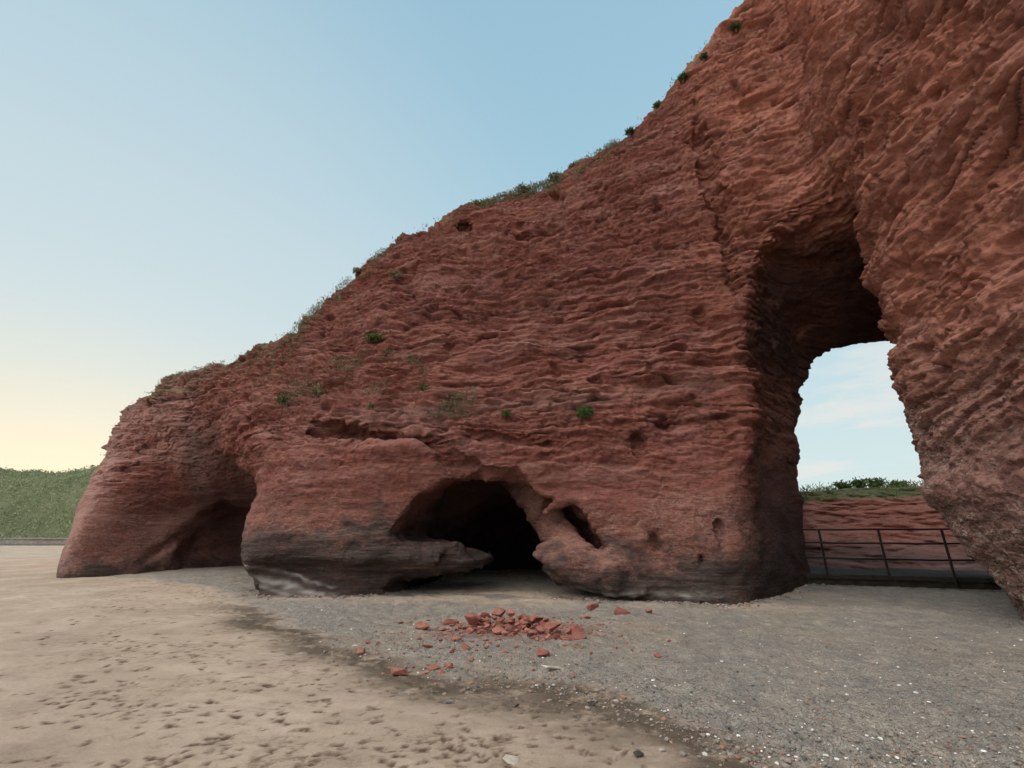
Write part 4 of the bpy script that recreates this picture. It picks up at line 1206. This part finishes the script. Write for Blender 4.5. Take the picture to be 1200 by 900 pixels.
# vegetation on the far cliff
fb = BVHTree.FromPolygons([Vector(v) for v in coords(far_me)], [tuple(p.vertices) for p in far_me.polygons])
C = []
while len(C) < 9000:
    x_ = RNG.uniform(9, 30); y_ = RNG.uniform(14, 29)
    h = fb.ray_cast(Vector((x_, y_, 20)), Vector((0, 0, -1)))
    if h[0] is None or h[0].z < 2.95: continue
    if y_ < 14 or noise(np.array([x_*0.4]), np.array([y_*0.4]), np.array([0.0]), 5)[0] < -0.25: continue
    C.append((h[0].x, h[0].y, h[0].z + RNG.random()**2*0.3))
obj('grass', leaves_mesh('grass', np.array(C), 0.2, 0.9, 5), leaf_mat('grass_green', (0.06, 0.09, 0.02), (0.11, 0.15, 0.04), (0.20, 0.22, 0.08)), kind='stuff', label='tufty green grass on top of the far low cliff', category='grass')
for px, w_, h_, lab in [(985, 0.8, 0.5, 'feathery bush on the far clifftop at the left of the arch view'), (1004, 0.9, 0.58, 'feathery bush on the far clifftop near the middle of the arch view'),
                        (1022, 0.8, 0.52, 'feathery bush on the far clifftop right of the middle one'), (1050, 1.1, 0.28, 'low rounded green bush on the far clifftop at the right')]:
    p = at(px, 556, 23.5)
    h = fb.ray_cast(Vector((p[0], p[1], 20)), Vector((0, 0, -1)))
    zz = h[0].z if h[0] is not None else p[2]
    root = bpy.data.objects.new('bush', None); COL.objects.link(root); root.location = (p[0], p[1], zz)
    root['label'] = lab; root['category'] = 'bush'
    paths, C = [], []
    for i in range(26):
        a = RNG.uniform(0, 6.28); sp = RNG.uniform(0.1, 1)*w_*0.6
        e_ = np.array([math.cos(a)*sp, math.sin(a)*sp, h_*RNG.uniform(0.6, 1.05)])
        paths.append([(0, 0, -0.2), tuple(e_*np.array([0.4, 0.4, 0.5])), tuple(e_)])
        for k in range(22):
            C.append(e_*RNG.uniform(0.35, 1.0)+RNG.normal(0, 0.06, 3))
    obj('foliage', leaves_mesh('foliage', np.array(C), 0.12, 0.3, 2), M_LEAF, root)
    obj('stem', tube_mesh('stem', paths, 0.02, 0.006), M_STEM, root)

# ------------------------------------------------------------------ light
FILL = 3.5
SUN_EL, SUN_AZ = R(4.0), math.atan2(-0.98, 1.0)     # azimuth measured from +Y towards +X
sd = bpy.data.lights.new('sun', 'SUN'); sd.energy = 2.0; sd.angle = R(0.5); sd.color = (1.0, 0.78, 0.55)
so = bpy.data.objects.new('sun', sd); COL.objects.link(so)
v = Vector((math.sin(SUN_AZ)*math.cos(SUN_EL), math.cos(SUN_AZ)*math.cos(SUN_EL), math.sin(SUN_EL)))
so.rotation_euler = v.to_track_quat('Z', 'Y').to_euler()
w = bpy.data.worlds.new('World'); scn.world = w; w.use_nodes = True
nt = w.node_tree; nt.nodes.clear(); n = N(nt)
out = nt.nodes.new('ShaderNodeOutputWorld'); bg = nt.nodes.new('ShaderNodeBackground'); nt.links.new(bg.outputs[0], out.inputs[0])
sky = nt.nodes.new('ShaderNodeTexSky'); sky.sky_type = 'NISHITA'; sky.sun_disc = False
sky.sun_elevation = SUN_EL; sky.sun_rotation = SUN_AZ; sky.air_density = 1.0; sky.dust_density = 2.0; sky.ozone_density = 1.5
tc = nt.nodes.new('ShaderNodeTexCoord')
xyz = n.sep(tc.outputs['Generated'])
mp = nt.nodes.new('ShaderNodeMapping'); mp.inputs['Scale'].default_value = (1.0, 1.0, 4.5); nt.links.new(tc.outputs['Generated'], mp.inputs[0])
cl = n.ramp(n.noise(mp.outputs[0], 3.6, 9, 0.62, 0.4), [(0.50, 0.0), (0.64, 1.0)])
east = n.ramp(xyz[0], [(0.35, 0.0), (0.6, 1.0)]); low = n.ramp(xyz[2], [(0.0, 1.0), (0.55, 0.0)])
clm = n.math('MULTIPLY', n.math('MULTIPLY', cl, east), n.math('MULTIPLY', low, 0.75))
K = 8.0
sc_ = lambda c: tuple(q*K for q in c)
# pale evening sky: haze low down, blue above
grad = n.ramp(xyz[2], [(0.0, (0.70, 0.80, 0.78)), (0.12, (0.66, 0.80, 0.81)), (0.35, (0.53, 0.71, 0.79)), (0.62, (0.38, 0.60, 0.73)), (1.0, (0.29, 0.49, 0.64))])
dp = nt.nodes.new('ShaderNodeVectorMath'); dp.operation = 'DOT_PRODUCT'
nt.links.new(tc.outputs['Generated'], dp.inputs[0]); dp.inputs[1].default_value = tuple(v)
dot = dp.outputs['Value']
g1 = n.ramp(dot, [(0.45, 0.0), (1.0, 1.0)], 'EASE')
grad = n.mix(n.math('MULTIPLY', g1, 0.55), grad, (0.70, 0.76, 0.76))
g2 = n.math('MULTIPLY', n.ramp(dot, [(0.78, 0.0), (1.0, 1.0)], 'EASE'), n.ramp(xyz[2], [(0.0, 1.0), (0.42, 0.0)], 'EASE'))
grad = n.mix(n.math('MULTIPLY', g2, 0.95), grad, (0.88, 0.81, 0.61))
# unseen bright sky patch, added overhead and behind the viewer to light the cliff
dp2 = nt.nodes.new('ShaderNodeVectorMath'); dp2.operation = 'DOT_PRODUCT'
nt.links.new(tc.outputs['Generated'], dp2.inputs[0]); dp2.inputs[1].default_value = (-0.42, -0.46, 0.78)
sky_fill = n.ramp(dp2.outputs['Value'], [(0.60, 0.0), (0.90, 1.0)], 'EASE')
grad = n.mix(sky_fill, grad, (FILL*1.0, FILL*0.97, FILL*0.93))
grad = n.mix(1.0, grad, (K, K, K), 'MULTIPLY')
c = n.mix(0.95, sky.outputs[0], grad)
c = n.mix(clm, c, (7.2, 6.4, 5.9))
nt.links.new(c, bg.inputs[0])
bg.inputs[1].default_value = 0.13
scn.view_settings.view_transform = 'Standard'; scn.view_settings.look = 'None'; scn.view_settings.exposure = 0
scn.cycles.max_bounces = 4
scn.cycles.use_adaptive_sampling = True
scn.cycles.adaptive_threshold = 0.03
